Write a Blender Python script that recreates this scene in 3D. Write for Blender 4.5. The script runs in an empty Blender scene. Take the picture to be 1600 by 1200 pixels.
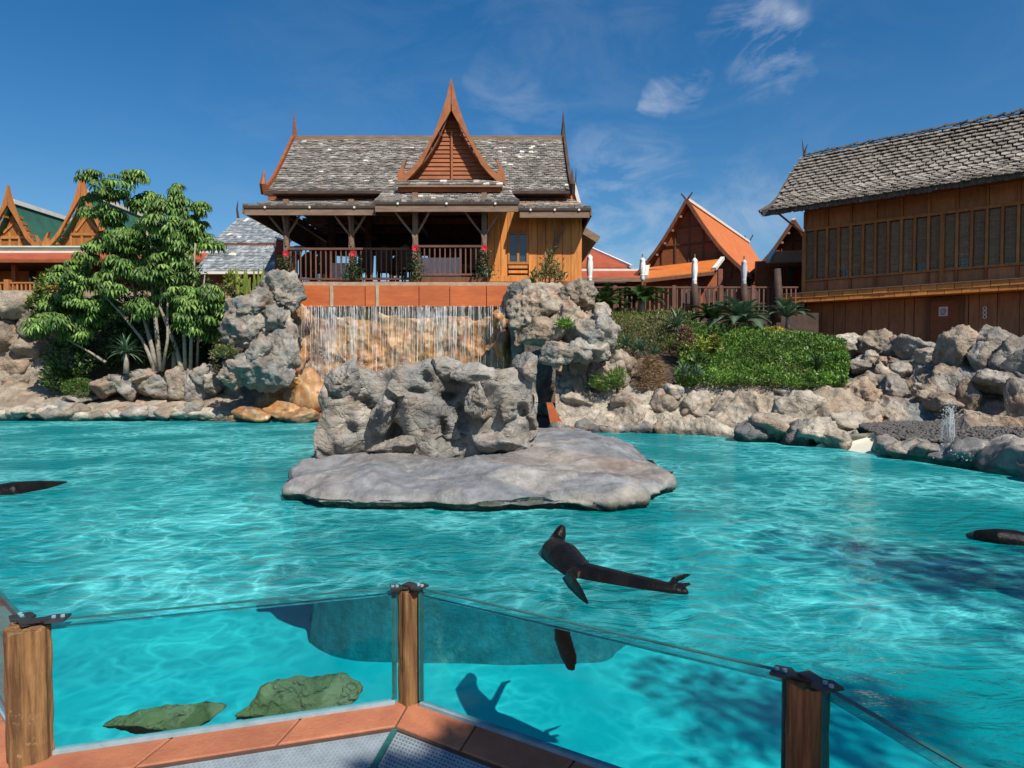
import bpy, bmesh, math, random
import numpy as np
from mathutils import Vector, Matrix, Euler
random.seed(7); rng = np.random.default_rng(11)
SC = bpy.context.scene
COL = SC.collection
R = math.radians
# ---------------------------------------------------------------- camera, sky, sun, exposure
F = 1067.0; PITCH = math.atan(34/F); EYE = 1.5
cam_d = bpy.data.cameras.new('camera'); cam = bpy.data.objects.new('camera', cam_d); COL.objects.link(cam)
cam.location = (0, 0, EYE); cam.rotation_euler = (R(90)-PITCH, 0, 0)
cam_d.sensor_width = 36; cam_d.lens = 36*F/1600; cam_d.clip_end = 3000; cam_d.clip_start = .05
SC.camera = cam
SUN_AZ, SUN_EL = R(149), R(49)          # clockwise from +Y
to_sun = Vector((math.sin(SUN_AZ)*math.cos(SUN_EL), math.cos(SUN_AZ)*math.cos(SUN_EL), math.sin(SUN_EL)))
w = bpy.data.worlds.new('World'); SC.world = w; w.use_nodes = True
nt = w.node_tree; nt.nodes.clear()
def N(t, kind, **kw):
    n = t.nodes.new(kind)
    for k, v in kw.items():
        if k.startswith('i_'):
            n.inputs[k[2:].replace('_', ' ')].default_value = v
        else: setattr(n, k, v)
    return n
def L(t, a, b): t.links.new(a, b)
def ramp(t, src, stops, interp='LINEAR'):
    r = N(t, 'ShaderNodeValToRGB'); r.color_ramp.interpolation = interp
    e = r.color_ramp.elements
    while len(e) < len(stops): e.new(.5)
    for i, (p, c) in enumerate(stops):
        e[i].position = p
        if not isinstance(c, (tuple, list)): c = (c, c, c)
        e[i].color = (*c, 1)
    if src is not None: L(t, src, r.inputs[0])
    return r.outputs[0]
def mixc(t, f, a, b, mode='MIX'):
    m = N(t, 'ShaderNodeMix', data_type='RGBA', blend_type=mode)
    for i, v in ((0, f), (6, a), (7, b)):
        if isinstance(v, bpy.types.NodeSocket): L(t, v, m.inputs[i])
        elif isinstance(v, (int, float)): m.inputs[i].default_value = v if i == 0 else (v, v, v, 1)
        else: m.inputs[i].default_value = (*v, 1)
    return m.outputs[2]
def math_(t, op, a, b=None, clamp=False):
    m = N(t, 'ShaderNodeMath', operation=op); m.use_clamp = clamp
    for i, v in enumerate((a, b)):
        if v is None: continue
        if isinstance(v, bpy.types.NodeSocket): L(t, v, m.inputs[i])
        else: m.inputs[i].default_value = v
    return m.outputs[0]
sky = N(nt, 'ShaderNodeTexSky', sky_type='NISHITA', sun_disc=False, sun_elevation=SUN_EL, sun_rotation=SUN_AZ,
        air_density=1.1, dust_density=.7, ozone_density=4.5, altitude=0)
hs = N(nt, 'ShaderNodeHueSaturation', i_Saturation=1.34, i_Value=1.0); L(nt, sky.outputs[0], hs.inputs['Color'])
tc = N(nt, 'ShaderNodeTexCoord')
mp = N(nt, 'ShaderNodeMapping'); mp.inputs['Scale'].default_value = (2.2, 1.4, 5.0); mp.inputs['Rotation'].default_value = (0, R(28), 0)
L(nt, tc.outputs['Generated'], mp.inputs[0])
n1 = N(nt, 'ShaderNodeTexNoise', i_Scale=2.6, i_Detail=9, i_Roughness=.62, i_Distortion=1.1); L(nt, mp.outputs[0], n1.inputs[0])
n2 = N(nt, 'ShaderNodeTexNoise', i_Scale=1.5, i_Detail=2, i_Roughness=.5); L(nt, tc.outputs['Generated'], n2.inputs[0])
c1 = ramp(nt, n1.outputs[0], [(.40, 0), (.74, 1)]); c2 = ramp(nt, n2.outputs[0], [(.50, 0), (.66, 1)])
wn_ = N(nt, 'ShaderNodeTexNoise', i_Scale=7, i_Detail=4, i_Roughness=.6); L(nt, tc.outputs['Generated'], wn_.inputs[0])
ws_ = N(nt, 'ShaderNodeVectorMath', operation='SUBTRACT'); L(nt, wn_.outputs['Color'], ws_.inputs[0]); ws_.inputs[1].default_value = (.5, .5, .5)
wv_ = N(nt, 'ShaderNodeVectorMath', operation='MULTIPLY_ADD'); L(nt, ws_.outputs[0], wv_.inputs[0]); wv_.inputs[1].default_value = (.22, .0, .16); L(nt, tc.outputs['Generated'], wv_.inputs[2])
wvn_ = N(nt, 'ShaderNodeVectorMath', operation='NORMALIZE'); L(nt, wv_.outputs[0], wvn_.inputs[0]); wv_ = wvn_
lob = None
for px_, py_, rad_, st_ in ((1170, 80, 4.2, .75), (1040, 155, 2.2, .6), (800, 175, 4.5, .22), (950, 310, 8, .42), (1000, 400, 9, .42), (1170, 330, 5, .35), (900, 40, 12, .08), (500, 300, 14, .05)):
    dv = Vector(((px_-800)/1067., 1.0, (566-py_)/1067.)).normalized()
    dp_ = N(nt, 'ShaderNodeVectorMath', operation='DOT_PRODUCT'); L(nt, wv_.outputs[0], dp_.inputs[0]); dp_.inputs[1].default_value = dv
    mr = N(nt, 'ShaderNodeMapRange', interpolation_type='SMOOTHSTEP'); L(nt, dp_.outputs['Value'], mr.inputs[0]); mr.inputs[1].default_value = math.cos(R(rad_)); mr.inputs[2].default_value = 1.0; mr.inputs[4].default_value = st_
    lob = mr.outputs[0] if lob is None else math_(nt, 'MAXIMUM', lob, mr.outputs[0])
far_ = math_(nt, 'MULTIPLY', c2, .05)
lob = math_(nt, 'MAXIMUM', lob, far_)
cf = mixc(nt, 1.0, c1, lob, 'MULTIPLY')
cm = mixc(nt, cf, hs.outputs[0], (7.2, 7.6, 8.2))
bg = N(nt, 'ShaderNodeBackground'); bg.inputs['Strength'].default_value = .086
L(nt, cm, bg.inputs['Color'])
wo = N(nt, 'ShaderNodeOutputWorld'); L(nt, bg.outputs[0], wo.inputs[0])
sd = bpy.data.lights.new('sun', 'SUN'); sd.energy = 5.0; sd.angle = R(.5); sd.color = (1, .93, .82)
sun = bpy.data.objects.new('sun', sd); COL.objects.link(sun); sun.rotation_euler = to_sun.to_track_quat('Z', 'Y').to_euler()
SC.view_settings.view_transform = 'Standard'; SC.view_settings.look = 'None'; SC.view_settings.exposure = .30; SC.view_settings.gamma = 1
SC.view_settings.use_curve_mapping = False
try:
    SC.cycles.max_bounces = 8; SC.cycles.transparent_max_bounces = 24; SC.cycles.caustics_reflective = False
except Exception: pass

# ---------------------------------------------------------------- geometry helpers
def ray(px, py):
    u = (px-800)/F; v = (600-py)/F; c, s = math.cos(PITCH), math.sin(PITCH)
    return Vector((u, c+v*s, -s+v*c))
def W(px, py, Y):
    d = ray(px, py); return Vector((0, 0, EYE)) + d*(Y/d.y)
def G(px, py, z=0):
    d = ray(px, py); return Vector((0, 0, EYE)) + d*((z-EYE)/d.z)
def Zp(py, Y): return W(800, py, Y).z
def Xp(px, Y): return W(px, 566, Y).x

WM = {}
def _link(o, M, parent):
    COL.objects.link(o); WM[o.name] = M
    if parent is not None:
        o.parent = parent; o.matrix_parent_inverse = WM[parent.name].inverted()
    o.matrix_basis = M
    return o
def tagset(o, label=None, cat=None, group=None, kind=None):
    if label: o['label'] = label
    if cat: o['category'] = cat
    if group: o['group'] = group
    if kind: o['kind'] = kind
    return o
def thing(name, label, cat, loc=(0, 0, 0), group=None):
    o = bpy.data.objects.new(name, None); o.empty_display_size = .2
    _link(o, Matrix.Translation(Vector(loc)), None)
    return tagset(o, label, cat, group)
def meshdata(name, verts, faces, mat, smooth=False, colors=None):
    me = bpy.data.meshes.new(name)
    me.from_pydata([tuple(v) for v in verts] if not isinstance(verts, np.ndarray) else verts.tolist(), [], faces if isinstance(faces, list) else faces.tolist())
    if mat: me.materials.append(mat)
    if smooth: me.polygons.foreach_set('use_smooth', [True]*len(me.polygons))
    if colors is not None:
        a = me.color_attributes.new('Col', 'FLOAT_COLOR', 'POINT')
        c = np.ones((len(verts), 4), dtype=np.float32); c[:, :3] = colors
        a.data.foreach_set('color', c.ravel())
    me.update(); return me
class MB:
    """collects shapes into ONE mesh, world coordinates"""
    def __init__(s): s.v = []; s.f = []; s.c = []
    def add(s, vs, fs, col=None):
        b = len(s.v); s.v += [tuple(v) for v in vs]; s.f += [tuple(i+b for i in f) for f in fs]
        s.c += [col or (1, 1, 1)]*len(vs); return s
    def box(s, c, d, rot=None, col=None):
        vs = []
        for x in (-.5, .5):
            for y in (-.5, .5):
                for z in (-.5, .5):
                    p = Vector((x*d[0], y*d[1], z*d[2]))
                    if rot is not None: p = rot @ p
                    vs.append(p+Vector(c))
        return s.add(vs, [(0, 1, 3, 2), (4, 6, 7, 5), (0, 4, 5, 1), (2, 3, 7, 6), (0, 2, 6, 4), (1, 5, 7, 3)], col)
    def bb(s, lo, hi, col=None):
        lo = Vector(lo); hi = Vector(hi); return s.box((lo+hi)/2, hi-lo, None, col)
    def beam(s, p0, p1, wd, ht, up=(0, 0, 1), col=None):
        p0 = Vector(p0); p1 = Vector(p1); z = (p1-p0); ln = z.length; z.normalize()
        u = Vector(up)
        if abs(z.dot(u)) > .98: u = Vector((0, 1, 0))
        x = u.cross(z).normalized(); y = z.cross(x)
        rot = Matrix((x, y, z)).transposed()
        return s.box((p0+p1)/2, (wd, ht, ln), rot, col)
    def tube(s, pts, rad, n=8, cap=True, col=None, flat=None):
        pts = [Vector(p) for p in pts]; rings = []
        if not isinstance(rad, (list, tuple)): rad = [rad]*len(pts)
        prev = None; vs = []
        for i, p in enumerate(pts):
            t = (pts[min(i+1, len(pts)-1)]-pts[max(i-1, 0)]).normalized()
            ref = prev if prev is not None else (Vector((0, 0, 1)) if abs(t.z) < .9 else Vector((1, 0, 0)))
            x = (ref - t*ref.dot(t)).normalized(); y = t.cross(x); prev = x
            r = rad[i]; rx, ry = (r if isinstance(r, (tuple, list)) else (r, r))
            for k in range(n):
                a = 2*math.pi*k/n; vs.append(p+x*math.cos(a)*rx+y*math.sin(a)*ry)
        fs = []
        for i in range(len(pts)-1):
            for k in range(n):
                a = i*n+k; b = i*n+(k+1) % n; fs.append((a, b, b+n, a+n))
        if cap: fs.append(tuple(range(n))[::-1]); fs.append(tuple((len(pts)-1)*n+k for k in range(n)))
        return s.add(vs, fs, col)
    def prism(s, poly, vec, col=None):
        n = len(poly); a = [Vector(p) for p in poly]; b = [p+Vector(vec) for p in a]
        fs = [tuple(range(n)), tuple(range(2*n-1, n-1, -1))] + [(i, i+n, (i+1) % n+n, (i+1) % n) for i in range(n)]
        return s.add(a+b, fs, col)
    def build(s, name, mat, parent=None, smooth=False, kind=None, colors=False):
        if parent is not None: M = Matrix.Translation(WM[parent.name].translation)
        else:
            a = np.array(s.v); M = Matrix.Translation(Vector(((a[:, 0].min()+a[:, 0].max())/2, (a[:, 1].min()+a[:, 1].max())/2, a[:, 2].min())))
        off = np.array(M.translation); vv = np.array(s.v)-off
        me = meshdata(name, vv, s.f, mat, smooth, np.array(s.c) if colors else None)
        bm = bmesh.new(); bm.from_mesh(me); bmesh.ops.recalc_face_normals(bm, faces=bm.faces); bm.to_mesh(me); bm.free()
        o = bpy.data.objects.new(name, me); _link(o, M, parent)
        if kind: o['kind'] = kind
        return o
def npobj(name, verts, faces, mat, parent=None, smooth=True, colors=None, kind=None):
    verts = np.asarray(verts, float)
    if parent is not None: M = Matrix.Translation(WM[parent.name].translation)
    else: M = Matrix.Translation(Vector((*((verts[:, :2].min(0)+verts[:, :2].max(0))/2), verts[:, 2].min())))
    me = meshdata(name, verts-np.array(M.translation), faces, mat, smooth, colors)
    o = bpy.data.objects.new(name, me); _link(o, M, parent)
    if kind: o['kind'] = kind
    return o
def inst(name, me, M, parent=None):
    o = bpy.data.objects.new(name, me); return _link(o, M, parent)
_ub = {}
def ubox(mat):
    if mat.name not in _ub:
        m = MB().box((0, 0, 0), (1, 1, 1)); _ub[mat.name] = meshdata('unit_'+mat.name, m.v, m.f, mat)
    return _ub[mat.name]
def ibox(name, mat, c, d, parent, rot=None):
    M = Matrix.Translation(Vector(c)) @ (rot.to_4x4() if rot is not None else Matrix()) @ Matrix.Diagonal((*d, 1))
    return inst(name, ubox(mat), M, parent)
def ibb(name, mat, lo, hi, parent):
    lo = Vector(lo); hi = Vector(hi); return ibox(name, mat, (lo+hi)/2, hi-lo, parent)
def ibeam(name, mat, p0, p1, wd, ht, parent, up=(0, 0, 1)):
    p0 = Vector(p0); p1 = Vector(p1); z = (p1-p0); ln = z.length; z.normalize(); u = Vector(up)
    if abs(z.dot(u)) > .98: u = Vector((0, 1, 0))
    x = u.cross(z).normalized(); y = z.cross(x); rot = Matrix((x, y, z)).transposed()
    return ibox(name, mat, (p0+p1)/2, (wd, ht, ln), parent, rot)
def clone(root, loc, rz=0, label=None, sc=1.0):
    r = root.copy(); COL.objects.link(r)
    r.matrix_basis = Matrix.Translation(Vector(loc)) @ Matrix.Rotation(rz, 4, 'Z') @ Matrix.Scale(sc, 4)
    WM[r.name] = r.matrix_basis.copy()
    if label: r['label'] = label
    for ch in list(root.children):
        c = ch.copy(); COL.objects.link(c); c.parent = r
        for g in ch.children:
            d = g.copy(); COL.objects.link(d); d.parent = c
    return r

# ---------------------------------------------------------------- numpy noise
def _h(ix, iy, iz, s):
    x = (ix.astype(np.int64)*374761393 + iy.astype(np.int64)*668265263 + iz.astype(np.int64)*2147483647 + s*1274126177) & 0xffffffff
    x = ((x ^ (x >> 13))*1274126177) & 0xffffffff
    x = ((x ^ (x >> 16))*2246822519) & 0xffffffff
    return ((x ^ (x >> 15)) & 0xffffff)/float(0xffffff)
def vnoise(p, s=0):
    i = np.floor(p).astype(np.int64); f = p-i; f = f*f*(3-2*f); r = 0
    for a in (0, 1):
        for b in (0, 1):
            for c in (0, 1):
                wgt = (f[:, 0] if a else 1-f[:, 0])*(f[:, 1] if b else 1-f[:, 1])*(f[:, 2] if c else 1-f[:, 2])
                r = r+wgt*_h(i[:, 0]+a, i[:, 1]+b, i[:, 2]+c, s)
    return r*2-1
def fbm(p, s=0, o=4):
    r = 0; a = 1; t = 0
    for k in range(o): r = r+a*vnoise(p*2**k, s+k*17); t += a; a *= .5
    return r/t
def cells(p, s=0):
    i = np.floor(p).astype(np.int64); n = len(p)
    f1 = np.full(n, 9.); f2 = np.full(n, 9.); idn = np.zeros(n); cc = np.zeros((n, 3))
    for a in (-1, 0, 1):
        for b in (-1, 0, 1):
            for c in (-1, 0, 1):
                x, y, z = i[:, 0]+a, i[:, 1]+b, i[:, 2]+c
                ce = np.stack([x+_h(x, y, z, s), y+_h(x, y, z, s+1), z+_h(x, y, z, s+2)], 1)
                d = np.sqrt(((p-ce)**2).sum(1)); h = _h(x, y, z, s+3)
                m = d < f1; f2 = np.where(m, f1, np.minimum(f2, d))
                idn = np.where(m, h, idn); cc[m] = ce[m]; f1 = np.where(m, d, f1)
    return f1, f2, idn, cc
def facet(p, s=0, slope=.9):
    """scooped planar facets that meet in sharp ridges, a few thin cracks"""
    wv = np.stack([fbm(p*.9, s+50, 2), fbm(p*.9+7.3, s+51, 2), fbm(p*.9+3.1, s+52, 2)], 1)
    q = p+wv*.45; i = np.floor(q).astype(np.int64); n = len(p)
    m1 = np.full(n, 9.); m2 = np.full(n, 9.); idn = np.zeros(n)
    for a in (-1, 0, 1):
        for b in (-1, 0, 1):
            for c in (-1, 0, 1):
                x, y, z = i[:, 0]+a, i[:, 1]+b, i[:, 2]+c
                h = _h(x, y, z, s+3); dl = q-np.stack([x+_h(x, y, z, s), y+_h(x, y, z, s+1), z+_h(x, y, z, s+2)], 1)
                g = np.stack([_h(x, y, z, s+5), _h(x, y, z, s+6), _h(x, y, z, s+7)], 1)*2-1
                v = h*.7+(dl*g).sum(1)*slope*.9+.95*(dl**2).sum(1)
                mm = v < m1; m2 = np.where(mm, m1, np.minimum(m2, v)); idn = np.where(mm, h, idn); m1 = np.where(mm, v, m1)
    e = np.clip((m2-m1)/.05, 0, 1); e = np.where(idn > .62, e, 1)
    return (m1-.45)*1.15, e, idn
PAL = {
 'slab': [(.20, .20, .205), (.155, .165, .175), (.27, .25, .225), (.20, .165, .14), (.22, .225, .225)],
 'grey': [(.29, .265, .235), (.23, .22, .205), (.34, .31, .27), (.26, .215, .17), (.17, .185, .175), (.28, .23, .18)],
 'warm': [(.30, .24, .18), (.27, .205, .15), (.35, .30, .235), (.24, .21, .18), (.32, .205, .14)],
 'mixed': [(.28, .235, .19), (.19, .20, .19), (.34, .30, .25), (.31, .21, .145), (.15, .165, .155), (.25, .22, .19)],
 'orange': [(.38, .18, .06), (.44, .25, .10), (.32, .135, .05), (.44, .30, .16), (.27, .17, .10), (.20, .13, .09)],
 'dark': [(.14, .135, .13), (.19, .175, .16), (.10, .105, .105), (.24, .20, .17)],
 'moss': [(.24, .17, .07), (.34, .23, .12), (.14, .12, .045)],
 'pale': [(.42, .37, .30), (.36, .31, .25), (.46, .42, .35), (.38, .30, .22)],
}
def rockcolor(P, idn, pal, s=0):
    pa = np.array(PAL[pal]); k = (idn*len(pa)*.999).astype(int); base = pa[k]
    k2 = np.clip(((fbm(P*.8, s+90, 3)*1.3+.5)*len(pa)).astype(int), 0, len(pa)-1)
    c = base*.6+pa[k2]*.4
    v = 1+.5*fbm(P*2.6, s+91, 4)
    if pal != 'moss': wl = np.clip((.085+.05*fbm(P*3, 5, 2)-P[:, 2])/.04, 0, 1); v = v*(1-.6*wl)
    return np.clip(c*v[:, None], 0, .9)
def rock_disp(P, Nn, amp, scale, s, pal, fine=.35):
    d, e, idn = facet(P*scale, s); d2, e2, id2 = facet(P*scale*2.7, s+13)
    d3, e3, id3 = facet(P*scale*7, s+29); off = amp*(d+fine*d2+.13*d3-.45*(1-e)-.14*(1-e2)) + amp*.10*fbm(P*scale*9, s+33, 4)
    return P+Nn*off[:, None], rockcolor(P, idn, pal, s)
_ico = {}
def ico(sub):
    if sub not in _ico:
        bm = bmesh.new(); bmesh.ops.create_icosphere(bm, subdivisions=sub, radius=1)
        _ico[sub] = (np.array([v.co[:] for v in bm.verts]), [tuple(x.index for x in f.verts) for f in bm.faces]); bm.free()
    return _ico[sub]
def boulder_arrays(c, r, s, pal='grey', sub=4, amp=.2, scale=None, box=3.2, rot=None):
    v, f = ico(sub); n = v.copy()
    rp = np.random.default_rng(s*7+1); npl = rp.integers(9, 14); mk = rp.normal(size=(npl, 3)); mk /= np.linalg.norm(mk, axis=1)[:, None]; dk = rp.uniform(.56, .92, npl)
    dd = (n@mk.T)/dk; kk = 1/np.maximum((np.clip(dd, 0, None)**60).sum(1)**(1/60.), .70); v = v*np.minimum(kk, 1.22)[:, None]
    r = np.array(r, float)*1.14
    if rot is not None:
        rm = np.array(Euler(rot).to_matrix())
    else: rm = np.eye(3)
    P = (v*r)@rm.T+np.array(c, float); Nn = (n/r); Nn /= np.linalg.norm(Nn, axis=1)[:, None]; Nn = Nn@rm.T
    sc = scale or 1.1/r.mean()
    P2, col = rock_disp(P, Nn, amp*.62*r.min(), sc*1.7, s, pal, .5)
    return P2, f, col
def boulder(name, c, r, s, mat, parent, pal='grey', sub=4, amp=.3, scale=None, rot=None, box=3.2):
    P, f, col = boulder_arrays(c, r, s, pal, sub, amp, scale, box, rot)
    return npobj(name, P, f, mat, parent, True, col)
def catmull(A, t):
    n = len(A); x = t*(n-1); i = np.clip(np.floor(x).astype(int), 0, n-2); f = (x-i)[:, None]
    a = A[np.clip(i-1, 0, n-1)]; b = A[i]; c = A[i+1]; d = A[np.clip(i+2, 0, n-1)]
    f = f.reshape((-1,)+(1,)*(A.ndim-1))
    return .5*((2*b)+(-a+c)*f+(2*a-5*b+4*c-d)*f*f+(-a+3*b-3*c+d)*f**3)
def sheet_points(rows, nu, nv):
    """rows: control net of world points"""
    A = np.array([[tuple(p) for p in r] for r in rows], float)     # K x N x 3
    B = catmull(A, np.linspace(0, 1, nv))                           # nv x N x 3
    C = catmull(B.transpose(1, 0, 2), np.linspace(0, 1, nu))        # nu x nv x 3
    return C
def grid_faces(nu, nv, closed=False):
    fs = []
    for i in range(nu-(0 if closed else 1)):
        for j in range(nv-1):
            a = i*nv+j; b = ((i+1) % nu)*nv+j; fs.append((a, b, b+1, a+1))
    return fs
def grid_normals(C):
    du = np.gradient(C, axis=0); dv = np.gradient(C, axis=1); n = np.cross(dv, du)
    return n/(np.linalg.norm(n, axis=2)[..., None]+1e-9)
def rock_sheet(name, rows, mat, parent, nu=160, nv=60, amp=.2, scale=1.2, s=0, pal='mixed', flip=False, fine=.35):
    C = sheet_points(rows, nu, nv); n = grid_normals(C)
    P = C.reshape(-1, 3); Nn = n.reshape(-1, 3)
    if flip: Nn = -Nn
    P2, col = rock_disp(P, Nn, amp, scale, s, pal, fine)
    return npobj(name, P2, grid_faces(nu, nv), mat, parent, True, col)

# ---------------------------------------------------------------- materials
def mat_new(name):
    m = bpy.data.materials.new(name); m.use_nodes = True; m.node_tree.nodes.clear(); return m
def simple(name, c1, c2=None, scale=4, rough=.7, bump=.2, bscale=None, stretch=(1, 1, 1), attr=False, metal=0, spec=.3, rnd=.25, contrast=(.35, .65), transl=0, wear=None, crack=False):
    m = mat_new(name); t = m.node_tree; tc = N(t, 'ShaderNodeTexCoord'); geo = N(t, 'ShaderNodeNewGeometry')
    mp = N(t, 'ShaderNodeMapping'); mp.inputs['Scale'].default_value = stretch; L(t, geo.outputs['Position'], mp.inputs[0])
    n = N(t, 'ShaderNodeTexNoise', i_Scale=scale, i_Detail=6, i_Roughness=.62); L(t, mp.outputs[0], n.inputs[0])
    c2 = c2 or tuple(x*.6 for x in c1)
    if attr:
        at = N(t, 'ShaderNodeVertexColor', layer_name='Col')
        f = ramp(t, n.outputs[0], [(contrast[0], .62), (contrast[1], 1.22)])
        col = mixc(t, 1.0, at.outputs[0], f, 'MULTIPLY')
        col = mixc(t, 1.0, col, c1, 'MULTIPLY')
    else:
        f = ramp(t, n.outputs[0], [(contrast[0], 0), (contrast[1], 1)])
        col = mixc(t, f, c1, c2)
    if rnd:
        oi = N(t, 'ShaderNodeObjectInfo')
        v = math_(t, 'MULTIPLY_ADD', oi.outputs['Random'], rnd); t.nodes[-1].inputs[2].default_value = 1-rnd/2
        hv = N(t, 'ShaderNodeHueSaturation'); L(t, v, hv.inputs['Value']); L(t, col, hv.inputs['Color']); col = hv.outputs[0]
    if wear:
        nw = N(t, 'ShaderNodeTexNoise', i_Scale=wear[1], i_Detail=8, i_Roughness=.7); L(t, geo.outputs['Position'], nw.inputs[0])
        fw = ramp(t, nw.outputs[0], [(wear[2], 0), (wear[2]+.1, 1)]); col = mixc(t, fw, col, wear[0])
    p = N(t, 'ShaderNodeBsdfPrincipled', i_Roughness=rough, i_Metallic=metal); p.inputs['Specular IOR Level'].default_value = spec
    L(t, col, p.inputs['Base Color'])
    if crack:
        vn = N(t, 'ShaderNodeTexNoise', i_Scale=3, i_Detail=4); L(t, geo.outputs['Position'], vn.inputs[0])
        va = N(t, 'ShaderNodeVectorMath', operation='MULTIPLY_ADD'); L(t, vn.outputs['Color'], va.inputs[0]); va.inputs[1].default_value = (.35, .35, .35); L(t, geo.outputs['Position'], va.inputs[2])
        vo = N(t, 'ShaderNodeTexVoronoi', feature='DISTANCE_TO_EDGE', i_Scale=4.5); L(t, va.outputs[0], vo.inputs[0]); vr = ramp(t, vo.outputs['Distance'], [(0, 0), (.05, .8), (.3, 1)])
    if bump:
        nb = N(t, 'ShaderNodeTexNoise', i_Scale=bscale or scale*3, i_Detail=8, i_Roughness=.65); L(t, mp.outputs[0], nb.inputs[0])
        b = N(t, 'ShaderNodeBump', i_Strength=bump, i_Distance=.03 if not crack else .06); L(t, nb.outputs[0], b.inputs['Height'])
        if crack: b0 = N(t, 'ShaderNodeBump', i_Strength=.5, i_Distance=.05); L(t, vr, b0.inputs['Height']); L(t, b0.outputs[0], b.inputs['Normal'])
        L(t, b.outputs[0], p.inputs['Normal'])
    o = N(t, 'ShaderNodeOutputMaterial')
    if transl:
        tr = N(t, 'ShaderNodeBsdfTranslucent'); L(t, col, tr.inputs[0]); ms = N(t, 'ShaderNodeMixShader'); ms.inputs[0].default_value = transl
        L(t, p.outputs[0], ms.inputs[1]); L(t, tr.outputs[0], ms.inputs[2]); L(t, ms.outputs[0], o.inputs[0])
    else: L(t, p.outputs[0], o.inputs[0])
    return m
ROCK = simple('rock', (1, 1, 1), attr=True, scale=5, rough=.88, bump=.9, bscale=9, rnd=.25, contrast=(.3, .7), wear=((.50, .46, .40), 2.3, .62), crack=True)
ROCKP = simple('worn_rock', (1, 1, 1), attr=True, scale=6, rough=.75, bump=1.0, bscale=13, rnd=0, contrast=(.3, .7), wear=((.40, .37, .33), 1.6, .60))
ROCKW = simple('wet_rock', (1, 1, 1), attr=True, scale=5, rough=.5, bump=.5, bscale=14, rnd=0, spec=.6, stretch=(1.6, 1.6, .5), contrast=(.3, .7), wear=((.72, .60, .42), 1.7, .64))
WOOD_O = simple('teak_orange', (.42, .17, .045), (.30, .11, .03), scale=3, stretch=(3, 3, .5), rough=.55, bump=.15, rnd=.35)
WOOD_Y = simple('teak_honey', (.62, .255, .06), (.42, .15, .035), scale=3, stretch=(4, 4, .4), rough=.5, bump=.12, rnd=.35)
WOOD_R = simple('teak_red', (.32, .10, .035), (.23, .07, .026), scale=3, stretch=(1, 1, 3), rough=.6, bump=.15, rnd=.3)
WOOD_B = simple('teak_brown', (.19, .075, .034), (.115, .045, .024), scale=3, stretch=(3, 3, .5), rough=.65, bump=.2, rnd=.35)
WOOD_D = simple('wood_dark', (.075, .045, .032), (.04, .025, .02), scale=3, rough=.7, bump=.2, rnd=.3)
WOOD_G = simple('wood_weathered', (.24, .16, .11), (.16, .10, .07), scale=4, stretch=(.6, 3, 3), rough=.8, bump=.3, rnd=.2)
RAILM = simple('rail_wood', (.17, .075, .05), (.11, .05, .035), scale=3, rough=.6, bump=.1, rnd=.3)
RAILO = simple('rail_orange', (.45, .20, .06), (.33, .13, .04), scale=3, rough=.6, bump=.1, rnd=.3)
LEDGE = simple('terracotta_wet', (.52, .135, .035), (.40, .095, .03), scale=2, stretch=(1, 1, 4), rough=.4, bump=.25, rnd=.2, spec=.5, wear=((.60, .34, .17), 3, .66))
SHG = simple('shingle_grey', (1, 1, 1), attr=True, scale=5, rough=.8, bump=.4, rnd=0)
SHP = simple('shingle_bark', (.36, .32, .27), (.20, .175, .15), scale=4, rough=.85, bump=.5, rnd=.6)
THATCH = simple('thatch_edge', (.17, .15, .13), (.09, .08, .07), scale=10, stretch=(1, 1, .3), rough=.9, bump=.8, rnd=.2)
ORANGE_T = simple('tile_orange', (.55, .165, .035), (.46, .125, .028), scale=2, rough=.55, bump=.25, bscale=14, rnd=.1)
RED_T = simple('tile_red', (.36, .085, .035), (.28, .06, .03), scale=2, rough=.6, bump=.25, bscale=14, rnd=.1)
GREEN_T = simple('tile_green', (.045, .13, .085), (.03, .095, .065), scale=2, rough=.5, bump=.25, bscale=14, rnd=.1)
WHITE = simple('white_trim', (.72, .68, .62), (.60, .56, .50), scale=3, rough=.6, bump=.1, rnd=.08)
CLOTH = simple('white_canvas', (.78, .78, .76), (.68, .68, .66), scale=5, rough=.9, bump=.2, rnd=.1)
CLOTHG = simple('grey_canvas', (.50, .53, .55), (.42, .45, .48), scale=5, rough=.9, bump=.2, rnd=.1)
BLACK = simple('black_metal', (.018, .018, .02), (.035, .033, .03), scale=10, rough=.45, bump=.3, rnd=0, spec=.5)
POSTW = simple('post_wood', (.30, .165, .065), (.13, .065, .028), scale=5, stretch=(5, 5, .35), rough=.75, bump=.7, bscale=9, rnd=.1, contrast=(.38, .6), wear=((.45, .30, .15), 9, .62))
TERRA = simple('terracotta_tile', (.44, .165, .085), (.34, .12, .065), scale=5, rough=.7, bump=.35, bscale=40, rnd=.25, wear=((.50, .30, .21), 8, .68))
GROUT = simple('grout', (.10, .06, .045), (.07, .045, .035), scale=9, rough=.9, rnd=0)
GRATE = simple('grating_metal', (.34, .40, .44), (.26, .31, .35), scale=9, rough=.5, bump=.1, rnd=0, metal=.2)
STEEL = simple('seal_strip', (.30, .40, .45), (.20, .30, .34), scale=9, rough=.5, bump=.1, rnd=0)
TEALB = simple('teal_strip', (.03, .14, .14), (.02, .10, .10), scale=9, rough=.5, rnd=0)
POOLF = simple('pool_paint', (.05, .74, .76), (.03, .58, .64), scale=.8, rough=.7, bump=.1, rnd=0)
PALEC = simple('pale_concrete', (.62, .60, .50), (.52, .50, .42), scale=2, rough=.75, bump=.2, rnd=.1)
STONEM = simple('stone_base', (.42, .33, .22), (.30, .22, .15), scale=6, rough=.85, bump=.4, rnd=.2)
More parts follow.
